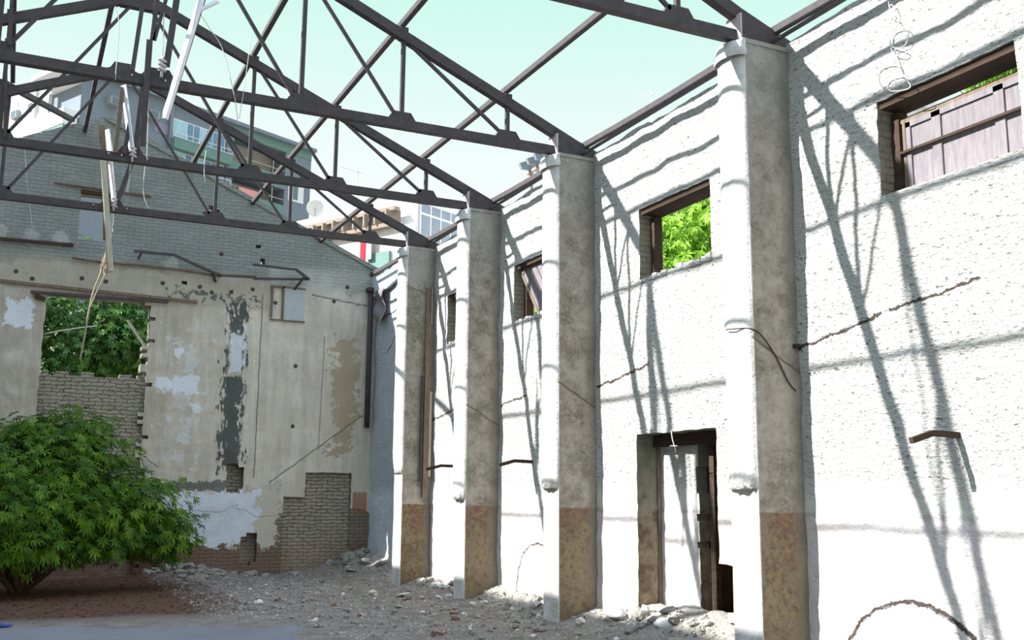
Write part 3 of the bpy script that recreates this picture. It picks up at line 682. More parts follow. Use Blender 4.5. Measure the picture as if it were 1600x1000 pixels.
# straw bundle and ropes
mb = MB(); rr = random.Random(3)
for i in range(34):
    a = at(168+rr.uniform(-3, 4), 392+rr.uniform(-6, 6), 1, Y3-.1); b = at(164+rr.uniform(-10, 8), 412+rr.uniform(0, 22), 1, Y3-.1+rr.uniform(-.1, .1))
    mid = (a+b)/2+Vector((rr.uniform(-.04, .04), rr.uniform(-.05, .05), 0)); mb.tube([a, mid, b], .007, 4)
tag(mb.build('straw_bundle', MT['straw']), 'tangled bundle of dry straw and twine at the foot of the long beige pole', 'straw bundle')
pw([(165, 398), (158, 425), (146, 455), (138, 490), (133, 520), (125, 562)], Y3-.1, 'frayed rope hanging from the straw bundle into the big opening', .014, 'straw', name='rope')
pw([(168, 400), (163, 430), (150, 458), (141, 480)], Y3-.15, 'second frayed rope hanging beside the first from the straw bundle', .010, 'straw', name='rope')
pw([(66, 522), (110, 514), (152, 509)], YE+.5, 'thin pale cable stretched across the big opening', .008)
strip((200, 500), (230, 546), YE+.35, MT['pink'], 'pinkish rod leaning in the right side of the big opening', .05, .04, name='leaning_rod')

# ------------------------------------------------------------------ bits fixed to the end wall
def ebar(p0, p1, label, cat='iron bar', w=.05, d=.05, m='darkwood', off=-.04, name='iron_bar', off2=None):
    a = at(*p0, 1, YE+off); b = at(*p1, 1, YE+(off if off2 is None else off2)); return tag(MB().bar(a, b, d, w).build(name, MT[m]), label, cat)
ebar((-6, 372), (115, 383), 'rusty iron bar jutting along the wall left of the gable window', w=.06, m='brown')
ebar((85, 285), (236, 306), 'thin dark strip of wood above the gable window', w=.03, m='darkwood', off=-.02, name='wood_strip', cat='wood strip')
ebar((127, 299), (181, 306), 'brown wooden lintel over the small gable window', w=.07, m='brown', off=.02, d=.1, name='window_lintel', cat='lintel')
ebar((48, 456), (262, 472), 'dark rusty iron lintel over the big opening', w=.05, m='steel', off=.0, d=.14, name='iron_lintel', cat='lintel')
ebar((-6, 438), (308, 472), 'long rust-stained timber beam above the big opening', w=.06, m='darkwood', off=-.0, d=.1, name='timber_beam', cat='beam')
ebar((55, 462), (71, 468), 'short rusty beam end at the left of the big opening', w=.09, m='brown', off=-.05, name='beam_end', cat='beam')
mb = MB()
pl = [(210, 392), (272, 398), (332, 425), (345, 430), (400, 433)]
for a, b in zip(pl, pl[1:]): mb.bar(at(*a, 1, YE-.22), at(*b, 1, YE-.12), .045, .05)
mb.bar(at(222, 393, 1, YE-.22), at(216, 404, 1, YE), .03, .03); mb.bar(at(331, 425, 1, YE-.15), at(337, 440, 1, YE), .04, .04)
tag(mb.build('bent_bracket', MT['steel']), 'dark bent iron bracket under the gable, right of centre', 'bracket')
mb = MB(); pl = [(395, 413), (463, 421), (483, 436), (460, 436), (396, 435)]
for a, b in zip(pl, pl[1:]): mb.bar(at(*a, 1, YE-.35 if a[1] < 430 else YE-.1), at(*b, 1, YE-.35 if b[1] < 430 else YE-.1), .045, .045)
mb.bar(at(476, 432, 1, YE-.3), at(460, 452, 1, YE-.02), .04, .04)
tag(mb.build('shelf_bracket', MT['steel']), 'dark iron shelf bracket below the gable beside the small boarded niche', 'bracket')
wire([at(x, y, 1, YE-.05) for x, y in ((113, 402), (160, 409), (230, 415), (300, 424), (345, 432))], 'long thin pipe running under the gable from the pole to the bent bracket', .025, 'darkwood', name='thin_pipe')
# niche with pale board
n = thing('boarded_niche', 'small niche with a pale stained board high on the end wall', 'board', at(448, 502, 1, YE))
a, b = at(424, 446, 1, YE), at(474, 502, 1, YE)
MB().box(a.x+.28, b.x, YE-.025, YE+.01, b.z, a.z-.02).build('board', material('stained_pale_board', color=(.42, .45, .47)), n)
mb = MB(); mb.box(a.x, a.x+.05, YE-.03, YE+.01, b.z+.03, a.z).box(a.x+.24, a.x+.29, YE-.04, YE+.01, b.z, a.z).box(a.x, b.x+.02, YE-.04, YE+.01, a.z-.03, a.z).box(a.x, b.x+.02, YE-.045, YE+.01, b.z-.03, b.z)
mb.build('frame', MT['darkwood'], n)
# corner pipe, concrete haunch, hanging sheet
pipe = thing('corner_pipe', 'dark vertical downpipe in the corner of the end wall', 'pipe', (7.0, YE-.1, 3))
a, b = at(583, 452, 1, YE-.1), at(577, 668, 1, YE-.1)
MB().tube([(7.02, YE-.1, a.z), (7.02, YE-.1, b.z)], .06, 10).build('pipe', MT['steel'], pipe, smooth=True)
MB().box(6.92, 7.12, YE-.2, YE-.0, a.z-.06, a.z+.02).build('funnel', MT['steel'], pipe)
tag(MB().prism([(20.2, 6.48), (YE-.05, 6.48), (YE-.05, 6.05), (21.0, 6.1), (20.2, 6.2)], 0, WX-.11, WX-.045).build('concrete_haunch', MT['haunch']), 'blue-grey concrete block at the wall top between the corner and the farthest pier', 'block')
mb = MB(); vs = []
for i in range(9):
    for j in range(4):
        vs.append((WX-.12-.05*math.sin(i*.9+j), 21.1+.22*j-.02*i*j*.3, 6.12-.085*i))
mb.add(vs, [(i*4+j, i*4+j+1, (i+1)*4+j+1, (i+1)*4+j) for i in range(8) for j in range(3)])
o = mb.build('hanging_sheet', MT['shutter']); o.modifiers.new('s', 'SOLIDIFY').thickness = .012
tag(o, 'small peeling sheet hanging below the concrete block in the corner', 'sheet')
# planks and pipe between the farthest pier and the wall
for (x, y0, y1, m, w, lb) in ((7.02, 1.6, 5.6, 'darkwood', .10, 'long dark brown plank standing right of the farthest pier'), (7.07, 4.9, 5.6, 'palewood', .03, 'short pale lath against the right wall beside the farthest pier'),
                          (7.1, 2.0, 3.6, 'palewood', .05, 'pale plank standing between the farthest pier and the wall'), (6.93, 1.9, 3.9, 'steel', .035, 'thin dark rod standing against the farthest pier')):
    tag(MB().box(x-w/2, x+w/2, PY[3]-.075, PY[3]-.03, y0, y1).build('standing_plank', MT[m]), lb, 'plank', 'planks beside the farthest pier')
# brackets sticking out of the right wall
for (yy, L, lb) in ((6.24, .52, 'rusty bar sticking out of the right wall near the right edge of the picture'), (14.15, .56, 'rusty bar sticking out of the wall between the second and third piers'), (17.05, .6, 'rusty bar sticking out of the wall between the third and farthest piers')):
    mb = MB(); mb.bar((WX+.05, yy, 2.16), (WX-L*.55, yy, 2.17), .045, .05).bar((WX-L*.55, yy, 2.17), (WX-L, yy+.01, 2.10), .045, .05)
    tag(mb.build('wall_bracket', MT['brown']), lb, 'bracket', 'rusty bars in the right wall')
# coil of wire on the right wall
pl = [(1388, 0), (1391, 18), (1396, 28), (1399, 25), (1396, 10), (1391, 8), (1390, 25), (1400, 30), (1405, 42), (1392, 50), (1391, 68), (1400, 75), (1414, 70), (1420, 52), (1410, 42), (1396, 48), (1391, 62), (1395, 82), (1408, 88), (1416, 82), (1405, 76),
      (1397, 80), (1401, 95), (1407, 112), (1403, 102), (1388, 100), (1373, 108), (1370, 122), (1376, 134), (1395, 142), (1418, 139), (1422, 132), (1408, 118), (1390, 122), (1383, 131)]
wire([Vector((WX-.05, *at(x, y, 0, WX-.05)[1:])) for i, (x, y) in enumerate(pl)], 'loose spiral of pale wire dangling above the nearest window', .0045)
# cable on the nearest pier, stones holding on the wall
wire([(PX-.12, 8.42, 3.32), (PX-.13, 8.3, 3.31), (PX+.02, 8.12, 3.28), (PX+.25, 8.12, 3.05), (PX+.4, 8.12, 2.8), (PX+.5, 8.12, 2.7)], 'thin brown cable running across the nearest pier at mid height', .007, 'brown')
tag(MB().box(PX+.5, WX+.1, 8.1, 8.14, 3.14, 3.18).build('tie_bar', MT['brown']), 'short rust-brown bar bridging the nearest pier and the wall crack', 'iron bar')

# ------------------------------------------------------------------ vegetation
def leafblade(V, Fc, o, d, up, L, w, droop):
    s = d.cross(up).normalized()*w/2; a = o; m = o+d*L*.5-Vector((0, 0, droop*.25)); e = o+d*L-Vector((0, 0, droop))
    i = len(V); V += [a, m-s, m+s, e]; Fc += [(i, i+1, i+3, i+2)]
def foliage(blobs, n, L, w, rng, tuft=7, inner=.55, flat=0.0):
    V, Fc = [], []
    vol = [b[3]*b[4]*b[5] for b in blobs]; tot = sum(v**.66 for v in vol)
    for b, vv in zip(blobs, vol):
        for _ in range(int(n*vv**.66/tot)):
            while True:
                q = Vector((rng.gauss(0, 1), rng.gauss(0, 1), rng.gauss(0, 1)))
                if q.length > .1: break
            q.normalize(); r = rng.uniform(inner, 1.0)
            r *= 1+.42*noise.noise(Vector((q.x*2.4+b[0], q.y*2.4, q.z*2.4+b[2])))
            c = Vector((b[0]+q.x*b[3]*r, b[1]+q.y*b[4]*r, b[2]+q.z*b[5]*r))
            if c.z < .35: continue
            ax = (q+Vector((0, 0, .5*(1-flat)))+Vector((rng.gauss(0, .3), rng.gauss(0, .3), rng.gauss(0, .3)))).normalized()
            t1 = ax.cross(Vector((.3, .2, 1))).normalized(); t2 = ax.cross(t1)
            ph = rng.random()*6.28; sc = rng.uniform(.7, 1.25)
            for k in range(tuft):
                an = ph+6.283*k/tuft; d = (t1*math.cos(an)+t2*math.sin(an)+ax*rng.uniform(.1, .5)).normalized()
                leafblade(V, Fc, c, d, ax, L*sc*rng.uniform(.8, 1.1), w*sc, L*.45)
    return V, Fc
def plant(name, label, cat, loc, blobs, n, L, w, m, stems, seed, tuft=7, inner=.55, flat=0, group=None):
    rng = random.Random(seed); t = thing(name, label, cat, loc, group); V, Fc = foliage(blobs, n, L, w, rng, tuft, inner, flat)
    mb = MB(); mb.v = [tuple(v) for v in V]; mb.f = Fc; me = bpy.data.meshes.new('foliage')
    org = Vector(loc); me.from_pydata([Vector(v)-org for v in mb.v], [], mb.f); me.materials.append(MT[m])
    o = bpy.data.objects.new('foliage', me); COL.objects.link(o); o.parent = t
    sb = MB()
    for (a, b, r0, r1) in stems:
        a, b = Vector(a), Vector(b); mid = (a+b)/2+Vector((rng.uniform(-.1, .1), rng.uniform(-.1, .1), .05)); sb.tube([a, mid, b], r0, 7, r1)
    sb.build('trunk', MT['bark'], t, smooth=True); return t
bl = [(.55, 19.3, 1.75, 1.75, 1.1, 1.15), (-.7, 19.0, 1.7, 1.3, 1.2, 1.1), (1.9, 19.4, 1.4, 1.15, .9, .75), (1.0, 19.6, 2.45, 1.0, .8, .75), (.0, 18.4, 1.35, 1.4, .8, .75), (2.55, 19.6, 1.05, .75, .6, .42), (-.75, 18.8, 2.3, .7, .6, .45), (.2, 19.5, 2.6, .6, .5, .4), (1.2, 18.5, 1.3, .9, .6, .55), (-.6, 18.2, .95, .9, .7, .5), (1.3, 18.6, .85, .9, .6, .42), (2.5, 19.3, .8, .75, .5, .38), (.3, 18.1, .75, .8, .5, .35)]
st = [((.3, 19.5, -.05), (.3+rx, 19.3+ry, 1.5), .06, .02) for rx, ry in ((.5, .2), (-.8, .1), (1.2, .1), (0, -.4), (.1, .3), (-.4, -.3), (1.7, -.1), (-1.4, 0))]
plant('leafy_shrub', 'large spreading green shrub growing in front of the end wall at the left edge', 'shrub', (.3, 19.5, 0), bl, 8500, .11, .032, 'bush', st, 11, tuft=7, inner=.3)
plant('tree', 'dark green leafy tree behind the big opening of the end wall', 'tree', (1.2, 28, 0), [(1.2, 28, 5.4, 2.8, 2.2, 2.6), (-.5, 27.4, 4.6, 1.6, 1.3, 1.6), (2.6, 27.2, 5.6, 1.5, 1.2, 1.5), (1.0, 26.3, 4.0, 1.1, .8, .8), (.2, 26.6, 5.8, .9, .7, .7), (2.1, 26.4, 5.2, .7, .6, .9)], 9000, .12, .05, 'treed', [((1.2, 28, -.1), (1.2, 28, 4), .2, .1), ((1.2, 28, 3), (0, 27.5, 5), .09, .03), ((1.2, 28, 3), (2.5, 27.5, 5.5), .09, .03)], 5, tuft=6, inner=.45)
plant('tree', 'pale green sunlit tree seen through the open window between the nearest two piers', 'tree', (12.3, 17.4, 0), [(12.3, 17.4, 6.5, 2.2, 2.4, 1.7), (11.6, 16.6, 5.6, 1.6, 1.7, 1.0), (12.6, 16.0, 7.2, 1.5, 1.6, 1.2), (12.6, 18.8, 6.4, 1.3, 1.3, .8)], 11000, .16, .045, 'treel', [((12.3, 17.4, -.1), (12.3, 17.2, 5), .2, .09)], 6, tuft=8, inner=.4, flat=.6)
plant('tree', 'sunlit tree glimpsed behind the askew shutter between the second and third piers', 'tree', (11.6, 23.2, 0), [(11.6, 23.2, 5.6, 1.6, 1.8, 1.6)], 3000, .15, .045, 'treel', [((11.6, 23.2, -.1), (11.6, 23.2, 5), .15, .07)], 8, tuft=7, flat=.5)
plant('tree', 'sunlit treetop glimpsed over the shutter of the nearest window', 'tree', (11.6, 8.0, 0), [(11.6, 7.6, 7.3, 1.3, 1.5, 1.2)], 3000, .15, .045, 'treel', [((11.6, 7.8, -.1), (11.6, 7.8, 7), .15, .07)], 9, tuft=7, flat=.5)

# ------------------------------------------------------------------ rubble
def rock(r, rng, sq=1.0):
    bm = bmesh.new(); bmesh.ops.create_icosphere(bm, subdivisions=2, radius=r)
    k = rng.random()*50; ax = Vector((rng.uniform(.8, 1.5), rng.uniform(.6, 1.1), rng.uniform(.4, .8)))
    for v in bm.verts:
        n_ = v.co.normalized(); f = 1+.55*noise.noise(n_*1.3+Vector((k, 0, 0)))
        v.co = Vector((v.co.x*ax.x, v.co.y*ax.y, v.co.z*ax.z))*f
    me = bpy.data.meshes.new('rubble_stone'); bm.to_mesh(me); bm.free(); return me
rng = random.Random(21)
protos = [rock(1, rng) for _ in range(8)]
def brickmesh():
    bm = bmesh.new(); bmesh.ops.create_cube(bm, size=1); 
    for v in bm.verts: v.co = Vector((v.co.x*1.9, v.co.y*.95, v.co.z*.6))*(1+rng.uniform(-.06, .06))
    bmesh.ops.bevel(bm, geom=bm.edges[:], offset=.06, segments=1, affect='EDGES')
    me = bpy.data.meshes.new('broken_brick'); bm.to_mesh(me); bm.free(); return me
bricks_ = [brickmesh() for _ in range(3)]
pools = {}
def stone(x, y, r, mat, label, group, name='rubble_stone', pool=protos, cat='stone'):
    base = rng.choice(pool); key = (base.name, mat)
    if key not in pools: me = base.copy(); me.materials.append(MT[mat]); me.name = name; pools[key] = me
    o = bpy.data.objects.new(name, pools[key]); COL.objects.link(o)
    o.scale = (r, r, r); o.rotation_euler = (rng.uniform(-.25, .25), rng.uniform(-.25, .25), rng.random()*6.28)
    o.location = (x, y, fh(x, y)+r*.28); return tag(o, label, cat, group)
for i in range(52):      # along the foot of the end wall
    x = rng.choice([rng.gauss(3.4, .5), rng.gauss(5.0, .8), rng.gauss(6.7, .35)]); x = min(x, 7.0); stone(x, 21.9-abs(rng.gauss(0, .5)), rng.uniform(.04, .13), 'stone', 'grey lump of rubble heaped along the foot of the end wall', 'rubble along the end wall')
for i in range(150):
    x = 3.4+3.2*rng.random(); y = 10.8+9.5*rng.random()
    stone(x, y, rng.uniform(.02, .06), rng.choice(['stone', 'stone', 'stone', 'gravel', 'stonew']), 'small rubble fragment scattered on the dusty floor left of the piers', 'scattered rubble on the floor')
for i in range(60):
    y = rng.choice([rng.uniform(8.7, 12.1), rng.uniform(9, 11.4), rng.uniform(12.8, 15.3), rng.uniform(15.9, 18.2)])
    stone(WX-.12-abs(rng.gauss(0, .28)), y, rng.uniform(.03, .10), rng.choice(['stonew', 'stone']), 'pale rubble lump at the foot of the right wall between the piers', 'rubble along the right wall')
for i in range(8):
    x = 4+2.6*rng.random(); y = 11+6*rng.random(); stone(x, y, rng.uniform(.04, .065), 'brickm', 'broken red brick among the scattered floor rubble', 'broken bricks on the floor', 'broken_brick', bricks_, 'brick')
for (px, py, r, m, lb) in ((1128, 945, .0, 'stonew', ''), (665, 912, 0, 'stonew', '')):
    pass
q = at(684, 987, 2, .05); stone(q.x, q.y, .09, 'brickm', 'broken red brick at the bottom edge left of the second pier', None, 'broken_brick', bricks_, 'brick')
q = at(630, 931, 2, .03); o = stone(q.x, q.y, .13, 'stonew', 'flat white scrap lying left of the foot of the farthest pier', None, 'plaster_scrap', protos, 'scrap'); o.scale.z = .03
q = at(962, 975, 2, .12); stone(6.95, q.y*6.95/q.x, .13, 'stonew', 'largest pale stone by the right wall just left of the doorway', None)
q = at(8, 978, 2, .02); o = MB().tube([(q.x-.06, q.y, .03), (q.x+.04, q.y, .03), (q.x+.06, q.y, .03), (q.x+.085, q.y, .03)], .028, 10, .012).build('plastic_bottle', MT['blue'], smooth=True); tag(o, 'small blue plastic bottle on the ground at the bottom left', 'bottle')
# gravel nobody could count
mb = MB()
for i in range(9000):
    if i % 4: x = 2.6+4.5*rng.random(); y = 9.5+12.3*rng.random()
    else: x = 7.1-abs(rng.gauss(0, .35)); y = 7+14*rng.random()
    if x < 3.6 and y < 14.2: continue
    if x > 6.42 and any(a_-.05 < y < a_+.5 for a_ in PY): continue
    r = rng.uniform(.007, .03)*rng.uniform(.6, 1); z = fh(x, y)-.003; a = rng.random()*6.28; c, s = math.cos(a)*r*1.4, math.sin(a)*r*1.4
    mb.add([(x+c, y+s, z), (x-s, y+c*.7, z), (x-c, y-s, z), (x+s, y-c*.7, z), (x, y, z+r)], [(0, 1, 4), (1, 2, 4), (2, 3, 4), (3, 0, 4)])
tag(mb.build('gravel', MT['gravel']), 'loose gravel and plaster crumbs strewn over the earth floor', 'gravel', kind='stuff')
mb = MB()
for i in range(7000):
    x = rng.uniform(-2.5, 3.4); y = rng.uniform(15.2, 21.9); z = fh(x, y)+.012; a = rng.random()*6.28; L = rng.uniform(.02, .05); d = Vector((math.cos(a), math.sin(a), rng.uniform(-.2, .3)))*L; s = Vector((-math.sin(a), math.cos(a), rng.uniform(-.3, .3)))*L*.35
    p = Vector((x, y, z)); i0 = len(mb.v); mb.v += [tuple(p-d), tuple(p+s), tuple(p+d), tuple(p-s)]; mb.f.append((i0, i0+1, i0+2, i0+3))
tag(mb.build('leaf_litter', material('dry_leaf_litter', color=(.12, .058, .032))), 'reddish brown dry leaves littering the ground under the shrub', 'leaf litter', kind='stuff')

# ------------------------------------------------------------------ neighbouring buildings
class Facade:
    """a vertical wall plane through P0 running along azimuth a; n points to the viewer side"""
    def __init__(s, P0, a): s.P, s.a = Vector(P0), a; s.d = Vector((math.sin(R(a)), math.cos(R(a)), 0)); s.n = Vector((math.cos(R(a)), -math.sin(R(a)), 0))*(1 if a > 0 else -1)
    def sz(s, x, y): return plane_sz(x, y, s.P, s.a)
    def box(s, mb, s0, s1, z0, z1, d0, d1):       # d measured outwards
        q = lambda u, z, d: (s.P.x+s.d.x*u+s.n.x*d, s.P.y+s.d.y*u+s.n.y*d, z)
        mb.hexa([q(s0, z0, d0), q(s1, z0, d0), q(s1, z0, d1), q(s0, z0, d1), q(s0, z1, d0), q(s1, z1, d0), q(s1, z1, d1), q(s0, z1, d1)]); return mb
d_ = ray(130, 112); d_ = d_/math.hypot(d_.x, d_.y); PA = EYE+d_*90
FA = Facade((PA.x, PA.y, 0), 63); FL = Facade((PA.x, PA.y, 0), -27)
blk = thing('apartment_block', 'tall grey apartment block with green balcony bands rising behind the gable wall', 'building', (PA.x+8, PA.y+8, 0))
ZT = FA.sz(130, 112)[1]; SE = FA.sz(487, 237)[0]
sR = FA.sz(362, 225)[0]                                 # recess starts here
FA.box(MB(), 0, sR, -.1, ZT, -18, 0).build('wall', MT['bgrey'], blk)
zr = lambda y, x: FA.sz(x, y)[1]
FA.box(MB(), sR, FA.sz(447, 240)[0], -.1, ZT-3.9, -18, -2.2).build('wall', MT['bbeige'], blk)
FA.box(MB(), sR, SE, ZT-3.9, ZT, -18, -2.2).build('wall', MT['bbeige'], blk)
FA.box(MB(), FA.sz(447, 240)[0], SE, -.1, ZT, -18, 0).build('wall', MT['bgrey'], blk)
FA.box(MB(), -.3, SE+.3, ZT, ZT+.35, -18.5, .5).build('roof_slab', MT['bgrey'], blk)
FA.box(MB(), sR, SE, ZT-.9, ZT, -3, .05).build('fascia', MT['bgreen'], blk)
sB = FA.sz(265, 200)[0]; sC = FA.sz(355, 230)[0]
for k in range(4):
    z = zr(217, 268)-k*3.0
    FA.box(MB(), sB, sC, z-1.0, z-.02, 0, .9).build('parapet', MT['bgreen'], blk)
    wn = FA.box(MB(), FA.sz(269, 200)[0], FA.sz(351, 225)[0], z, z+2.0, .0, .12).build('window', MT['bwhite'], blk)
    s0, s1 = FA.sz(270, 200)[0], FA.sz(350, 225)[0]; n_ = 8
    for i in range(n_): FA.box(MB(), s0+(s1-s0)*i/n_+.06, s0+(s1-s0)*(i+1)/n_-.06, z+.08, z+1.9, .1, .16).build('pane', MT['glass'] if i in (0, 1, 4) else MT['glassb'], wn)
    mb = MB(); FA.box(mb, sB, sC, z+.42, z+.47, .85, .9); FA.box(mb, sB, sC, z, z+.05, .8, .95)
    for i in range(6): FA.box(mb, sB+(sC-sB)*i/5.05, sB+(sC-sB)*i/5.05+.05, z, z+.45, .85, .9)
    mb.build('railing', MT['bwhite'], blk)
    z2 = zr(250, 365)-k*3.0
    FA.box(MB(), sR, FA.sz(447, 240)[0], z2-1.15, z2, -.15, .0).build('parapet', MT['bgreen'], blk)
    FA.box(MB(), sR, FA.sz(447, 240)[0], z2-1.35, z2-1.15, -2.4, .05).build('balcony_slab', MT['bgrey'], blk)
    FA.box(MB(), FA.sz(415, 247)[0], FA.sz(430, 247)[0], z2-1.1, z2+1.0, -2.2, -2.1).build('shutter', MT['ochre'] if k == 0 else MT['glassd'], blk)
    FA.box(MB(), FA.sz(366, 247)[0], FA.sz(385, 247)[0], z2-.1, z2+1.0, -2.2, -2.1).build('window', MT['glassd'], blk)
    mb = MB(); FA.box(mb, sR, FA.sz(447, 240)[0], z2+.55, z2+.61, -.1, -.04); FA.box(mb, FA.sz(428, 240)[0], FA.sz(429, 240)[0], z2, z2+1.5, -.1, -.04)
    mb.build('railing', MT['palewood'], blk)
FA.box(MB(), FA.sz(352, 225)[0], sR, -.1, ZT-.9, -.1, .35).build('pilaster', MT['bgrey'], blk)
FA.box(MB(), FA.sz(262, 200)[0], FA.sz(267, 200)[0], -.1, ZT, 0, .35).build('pilaster', MT['bgrey'], blk)
for (x0, y0, x1, y1) in ((187, 172, 201, 190), (241, 188, 263, 205)):
    a, b = FA.sz(x0, y0), FA.sz(x1, y1); FA.box(MB(), a[0], b[0], b[1]-.4, a[1], .0, .06).build('panel', MT['bmauve'], blk)
a, b = FA.sz(450, 294), FA.sz(473, 316); sw = FA.box(MB(), a[0], b[0], b[1]-.2, a[1]+.6, 0, .08).build('window', MT['bwhite'], blk)
FA.box(MB(), a[0]+(b[0]-a[0])*.3, a[0]+(b[0]-a[0])*.62, b[1], a[1]+.4, .06, .1).build('pane', MT['glassd'], sw)
# left face with recessed balcony
LE = 22
zb0, zb1 = FL.sz(137, 172)[1], FL.sz(110, 130)[1]; sb1 = FL.sz(82, 155)[0]
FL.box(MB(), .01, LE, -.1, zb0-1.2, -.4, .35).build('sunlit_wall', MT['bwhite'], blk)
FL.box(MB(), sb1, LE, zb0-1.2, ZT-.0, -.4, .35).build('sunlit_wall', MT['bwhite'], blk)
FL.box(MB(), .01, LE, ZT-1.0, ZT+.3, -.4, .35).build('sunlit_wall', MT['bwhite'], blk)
bc_ = FL.box(MB(), -.3, sb1+.2, zb0-1.4, zb0-.0, .35, 1.6).build('balcony', MT['bwhite'], blk)
FL.box(MB(), -.3, sb1+.2, zb1+.3, zb1+.7, .3, 1.9).build('canopy', MT['bwhite'], blk)
FL.box(MB(), sb1-.2, sb1+.2, zb0, zb1+.3, 1.3, 1.6).build('post', MT['bwhite'], blk)
FL.box(MB(), -.3, sb1+.2, zb0-2.6, zb0-1.4, .35, 1.55).build('parapet', MT['bgreen'], blk)
for (F_, x, y, lb) in ((FL, 60, 170, 'air-conditioner box on the white side of the block, nearer the balcony'), (FL, 33, 182, 'air-conditioner box on the white side of the block, farther left'),
                  (FA, 174, 160, 'air-conditioner box on the grey wall of the block, left one'), (FA, 234, 181, 'air-conditioner box on the grey wall of the block, right one')):
    s_0, z_0 = F_.sz(x, y); ac = F_.box(MB(), s_0-.5, s_0+.5, z_0-.35, z_0+.35, .02 if F_ is FA else .36, .75); o = ac.build('air_conditioner', MT['acm']); tag(o, lb, 'air conditioner', 'air conditioners on the apartment block')
    F_.box(MB(), s_0-.35, s_0+.35, z_0-.28, z_0+.28, .75, .77).build('grille', MT['glassd'], o)
# laundry
for (x0, y0, x1, y1, m, lb) in ((373, 288, 405, 303, 'salmon', 'salmon pink cloth hung over the balcony of the grey apartment block'),):
    a, b = FA.sz(x0, y0), FA.sz(x1, y1+5); mb = MB(); FA.box(mb, a[0], b[0], b[1]-.2, a[1]-.2, .02, .06); tag(mb.build('laundry_cloth', MT[m]), lb, 'cloth')

# white house with precast fins, right of the gable
d_ = ray(652, 310); d_ = d_/math.hypot(d_.x, d_.y); PB = EYE+d_*38
FB = Facade((PB.x, PB.y, 0), 63); FC = Facade((PB.x, PB.y, 0), -27)
hs = thing('white_house', 'white house with a parapet of brown precast fins behind the end wall', 'building', (PB.x+3, PB.y+3, 0))
FB.box(MB(), 0, 9, -.1, 13.0, -9, 0).build('wall', MT['bwhite'], hs)
FC.box(MB(), .02, 6.7, -.1, 11.75, -3, .3).build('wall', MT['bwhite'], hs)
mb = MB()
s0, s1 = .6, 6.65
FC.box(mb, s0, s1, 12.35, 12.5, .3, .6); FC.box(mb, s0, s1, 11.75, 11.9, .3, .6)
for i in range(11):
    s = s0+(s1-s0)*i/10.4; q0 = [(s, 11.9, .25), (s+.34, 11.9, .7), (s+.42, 11.9, .7), (s+.08, 11.9, .25)]
    f = lambda u, z, d: (FC.P.x+FC.d.x*u+FC.n.x*d, FC.P.y+FC.d.y*u+FC.n.y*d, z)
    mb.hexa([f(*q) for q in q0]+[f(a, 12.4, c) for a, b, c in q0])
mb.build('fin_parapet', MT['precast'], hs)
a, b = FB.sz(657, 317), FB.sz(714, 398); wz1, wz0 = 12.72, 11.12
wn = FB.box(MB(), .1, 2.5, wz0, wz1, 0, .08).build('window', MT['bwhite'], hs)
for i in range(4):
    for q0, q1 in ((wz0+.06, wz1-.5), (wz1-.4, wz1-.07)): FB.box(MB(), .18+.58*i, .18+.58*i+.48, q0, q1, .07, .1).build('pane', MT['glassc'], wn)
FB.box(MB(), -.1, 3, 10.7, wz0-.04, 0, .25).build('sill', MT['bbeige'], hs)
FC.box(MB(), 1.0, 2.05, 9.7, 10.85, .3, .42).build('window', MT['bgreen'], hs)
FC.box(MB(), 4.32, 4.62, 6, 11.7, .3, .5).build('downpipe', MT['greycloth'], hs)
a = FC.sz(578, 380); b = FC.sz(588, 412)
mb = MB(); FC.box(mb, 2.15, 2.42, 10.55, 11.6, .5, .56); tag(mb.build('laundry_cloth', MT['red']), 'red cloth hanging from the wall of the white house', 'cloth')
mb = MB(); FC.box(mb, 1.82, 2.1, 10.6, 11.5, .5, .56); tag(mb.build('laundry_cloth', MT['greycloth']), 'grey cloth hanging beside the red cloth on the white house', 'cloth')
# dish
c = at(493, 325, 1, PB.y+5.2); dd = thing('satellite_dish', 'white satellite dish on the roof at the left end of the precast fins', 'satellite dish', (c.x, c.y, c.z-.9))
mb = MB(); nr = 6; dn = (EYE-c).normalized(); t1 = dn.cross(Vector((0, 0, 1))).normalized(); t2 = t1.cross(dn); vs = [c]
for i in range(1, nr+1):
    for k in range(20): vs.append(c+(t1*math.cos(k*math.pi/10)+t2*math.sin(k*math.pi/10))*.36*i/nr+dn*.12*(i/nr)**2)
fs = [(0, 1+k, 1+(k+1) % 20) for k in range(20)]+[(1+(i-1)*20+k, 1+i*20+k, 1+i*20+(k+1) % 20, 1+(i-1)*20+(k+1) % 20) for i in range(1, nr) for k in range(20)]
mb.add(vs, fs); o = mb.build('reflector', MT['bwhite'], dd, smooth=True); o.modifiers.new('s', 'SOLIDIFY').thickness = .02
MB().tube([c, Vector((c.x, c.y, 11.7))], .03).build('mast', MT['wire'], dd)

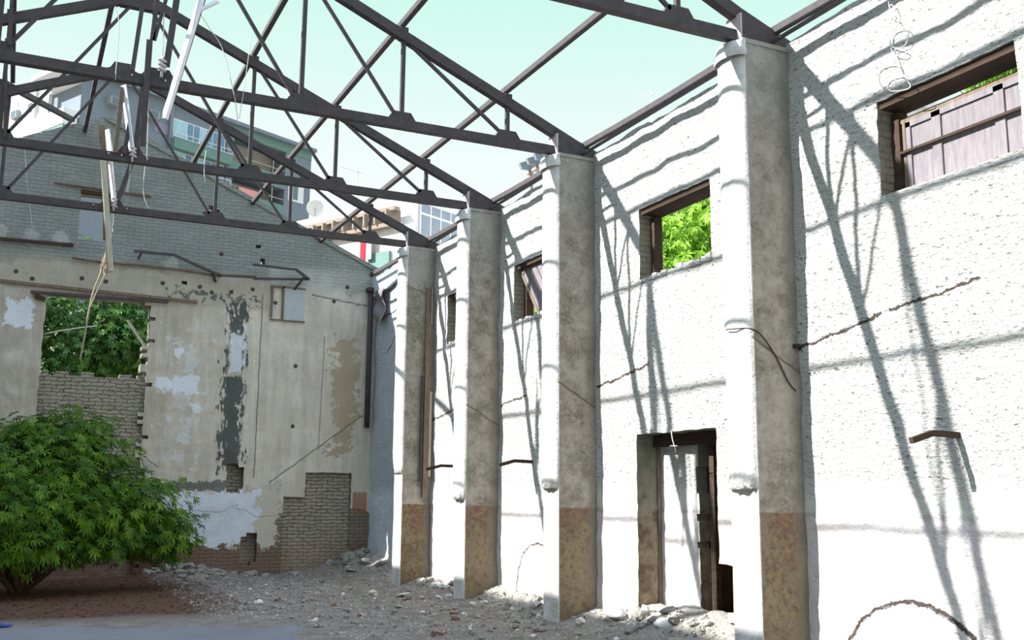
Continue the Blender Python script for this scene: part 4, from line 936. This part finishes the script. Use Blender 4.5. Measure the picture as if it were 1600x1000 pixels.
# low house behind the right wall with roof pergola
h3 = thing('pale_house', 'pale house wall seen behind the tree through the open window', 'building', (20, 30, 0))
MB().box(17, 26, 20, 37, -.1, 12.6).build('wall', MT['bwhite'], h3)
MB().box(16.85, 26.1, 19.9, 37.1, 12.6, 12.8).build('roof_slab', MT['bwhite'], h3)
pg = thing('roof_pergola', 'small roof pergola with grey jagged slats peeking over the right wall top', 'pergola', (17.8, 33.7, 12.8))
for (x, y) in ((17.3, 32.7), (17.3, 34.4), (18.6, 32.7), (18.6, 34.4)): MB().box(x-.06, x+.06, y-.06, y+.06, 12.8, 14.15).build('post', MT['ochre'] if False else MT['precast'], pg)
for i in range(4):
    y = 32.5+.62*i; MB().prism([(16.9, 14.2), (18.9, 14.2), (18.9, 14.45), (17.15, 14.55), (16.8, 14.4)], 1, y, y+.16).build('slat', MT['bgrey'], pg)
for x in (17.3, 18.6): MB().box(x-.05, x+.05, 32.4, 34.7, 14.08, 14.2).build('beam', MT['precast'], pg)
def antenna(px, py0, py1, Y, base, label):
    a = at(px, py1, 1, Y); b = at(px, py0, 1, Y); t = thing('antenna', label, 'antenna', (a.x, a.y, base))
    MB().tube([(a.x, Y, base), (a.x, Y, b.z)], .025, 6).build('mast', MT['wire'], t)
    mb = MB(); mb.tube([(a.x-.7, Y, b.z-.05), (a.x+.25, Y, b.z-.2)], .015, 5)
    for i in range(5): mb.tube([(a.x-.6+.18*i, Y-.2, b.z-.07-.03*i), (a.x-.6+.18*i, Y+.2, b.z-.07-.03*i)], .008, 4)
    mb.build('aerial', MT['wire'], t)
antenna(1018, 142, 175, 29.0, 12.8, 'thin television antenna standing above the wall top between the nearest two piers')
antenna(557, 262, 330, PB.y+3, 11.7, 'thin television antenna above the precast fins')

# unseen block added on the sunny side to keep low sun off the floor
nb = thing('sun_blocker', 'plain unseen block added left of the hall to keep the sun off its floor', 'building', (-11, 14, 0))
MB().box(-16, -6, -4, 25.5, -.1, 9.4).build('wall', MT['bwhite'], nb)
MB().box(-16.1, -5.9, -4.1, 25.6, 9.4, 9.45).build('roof_slab', MT['bwhite'], nb)
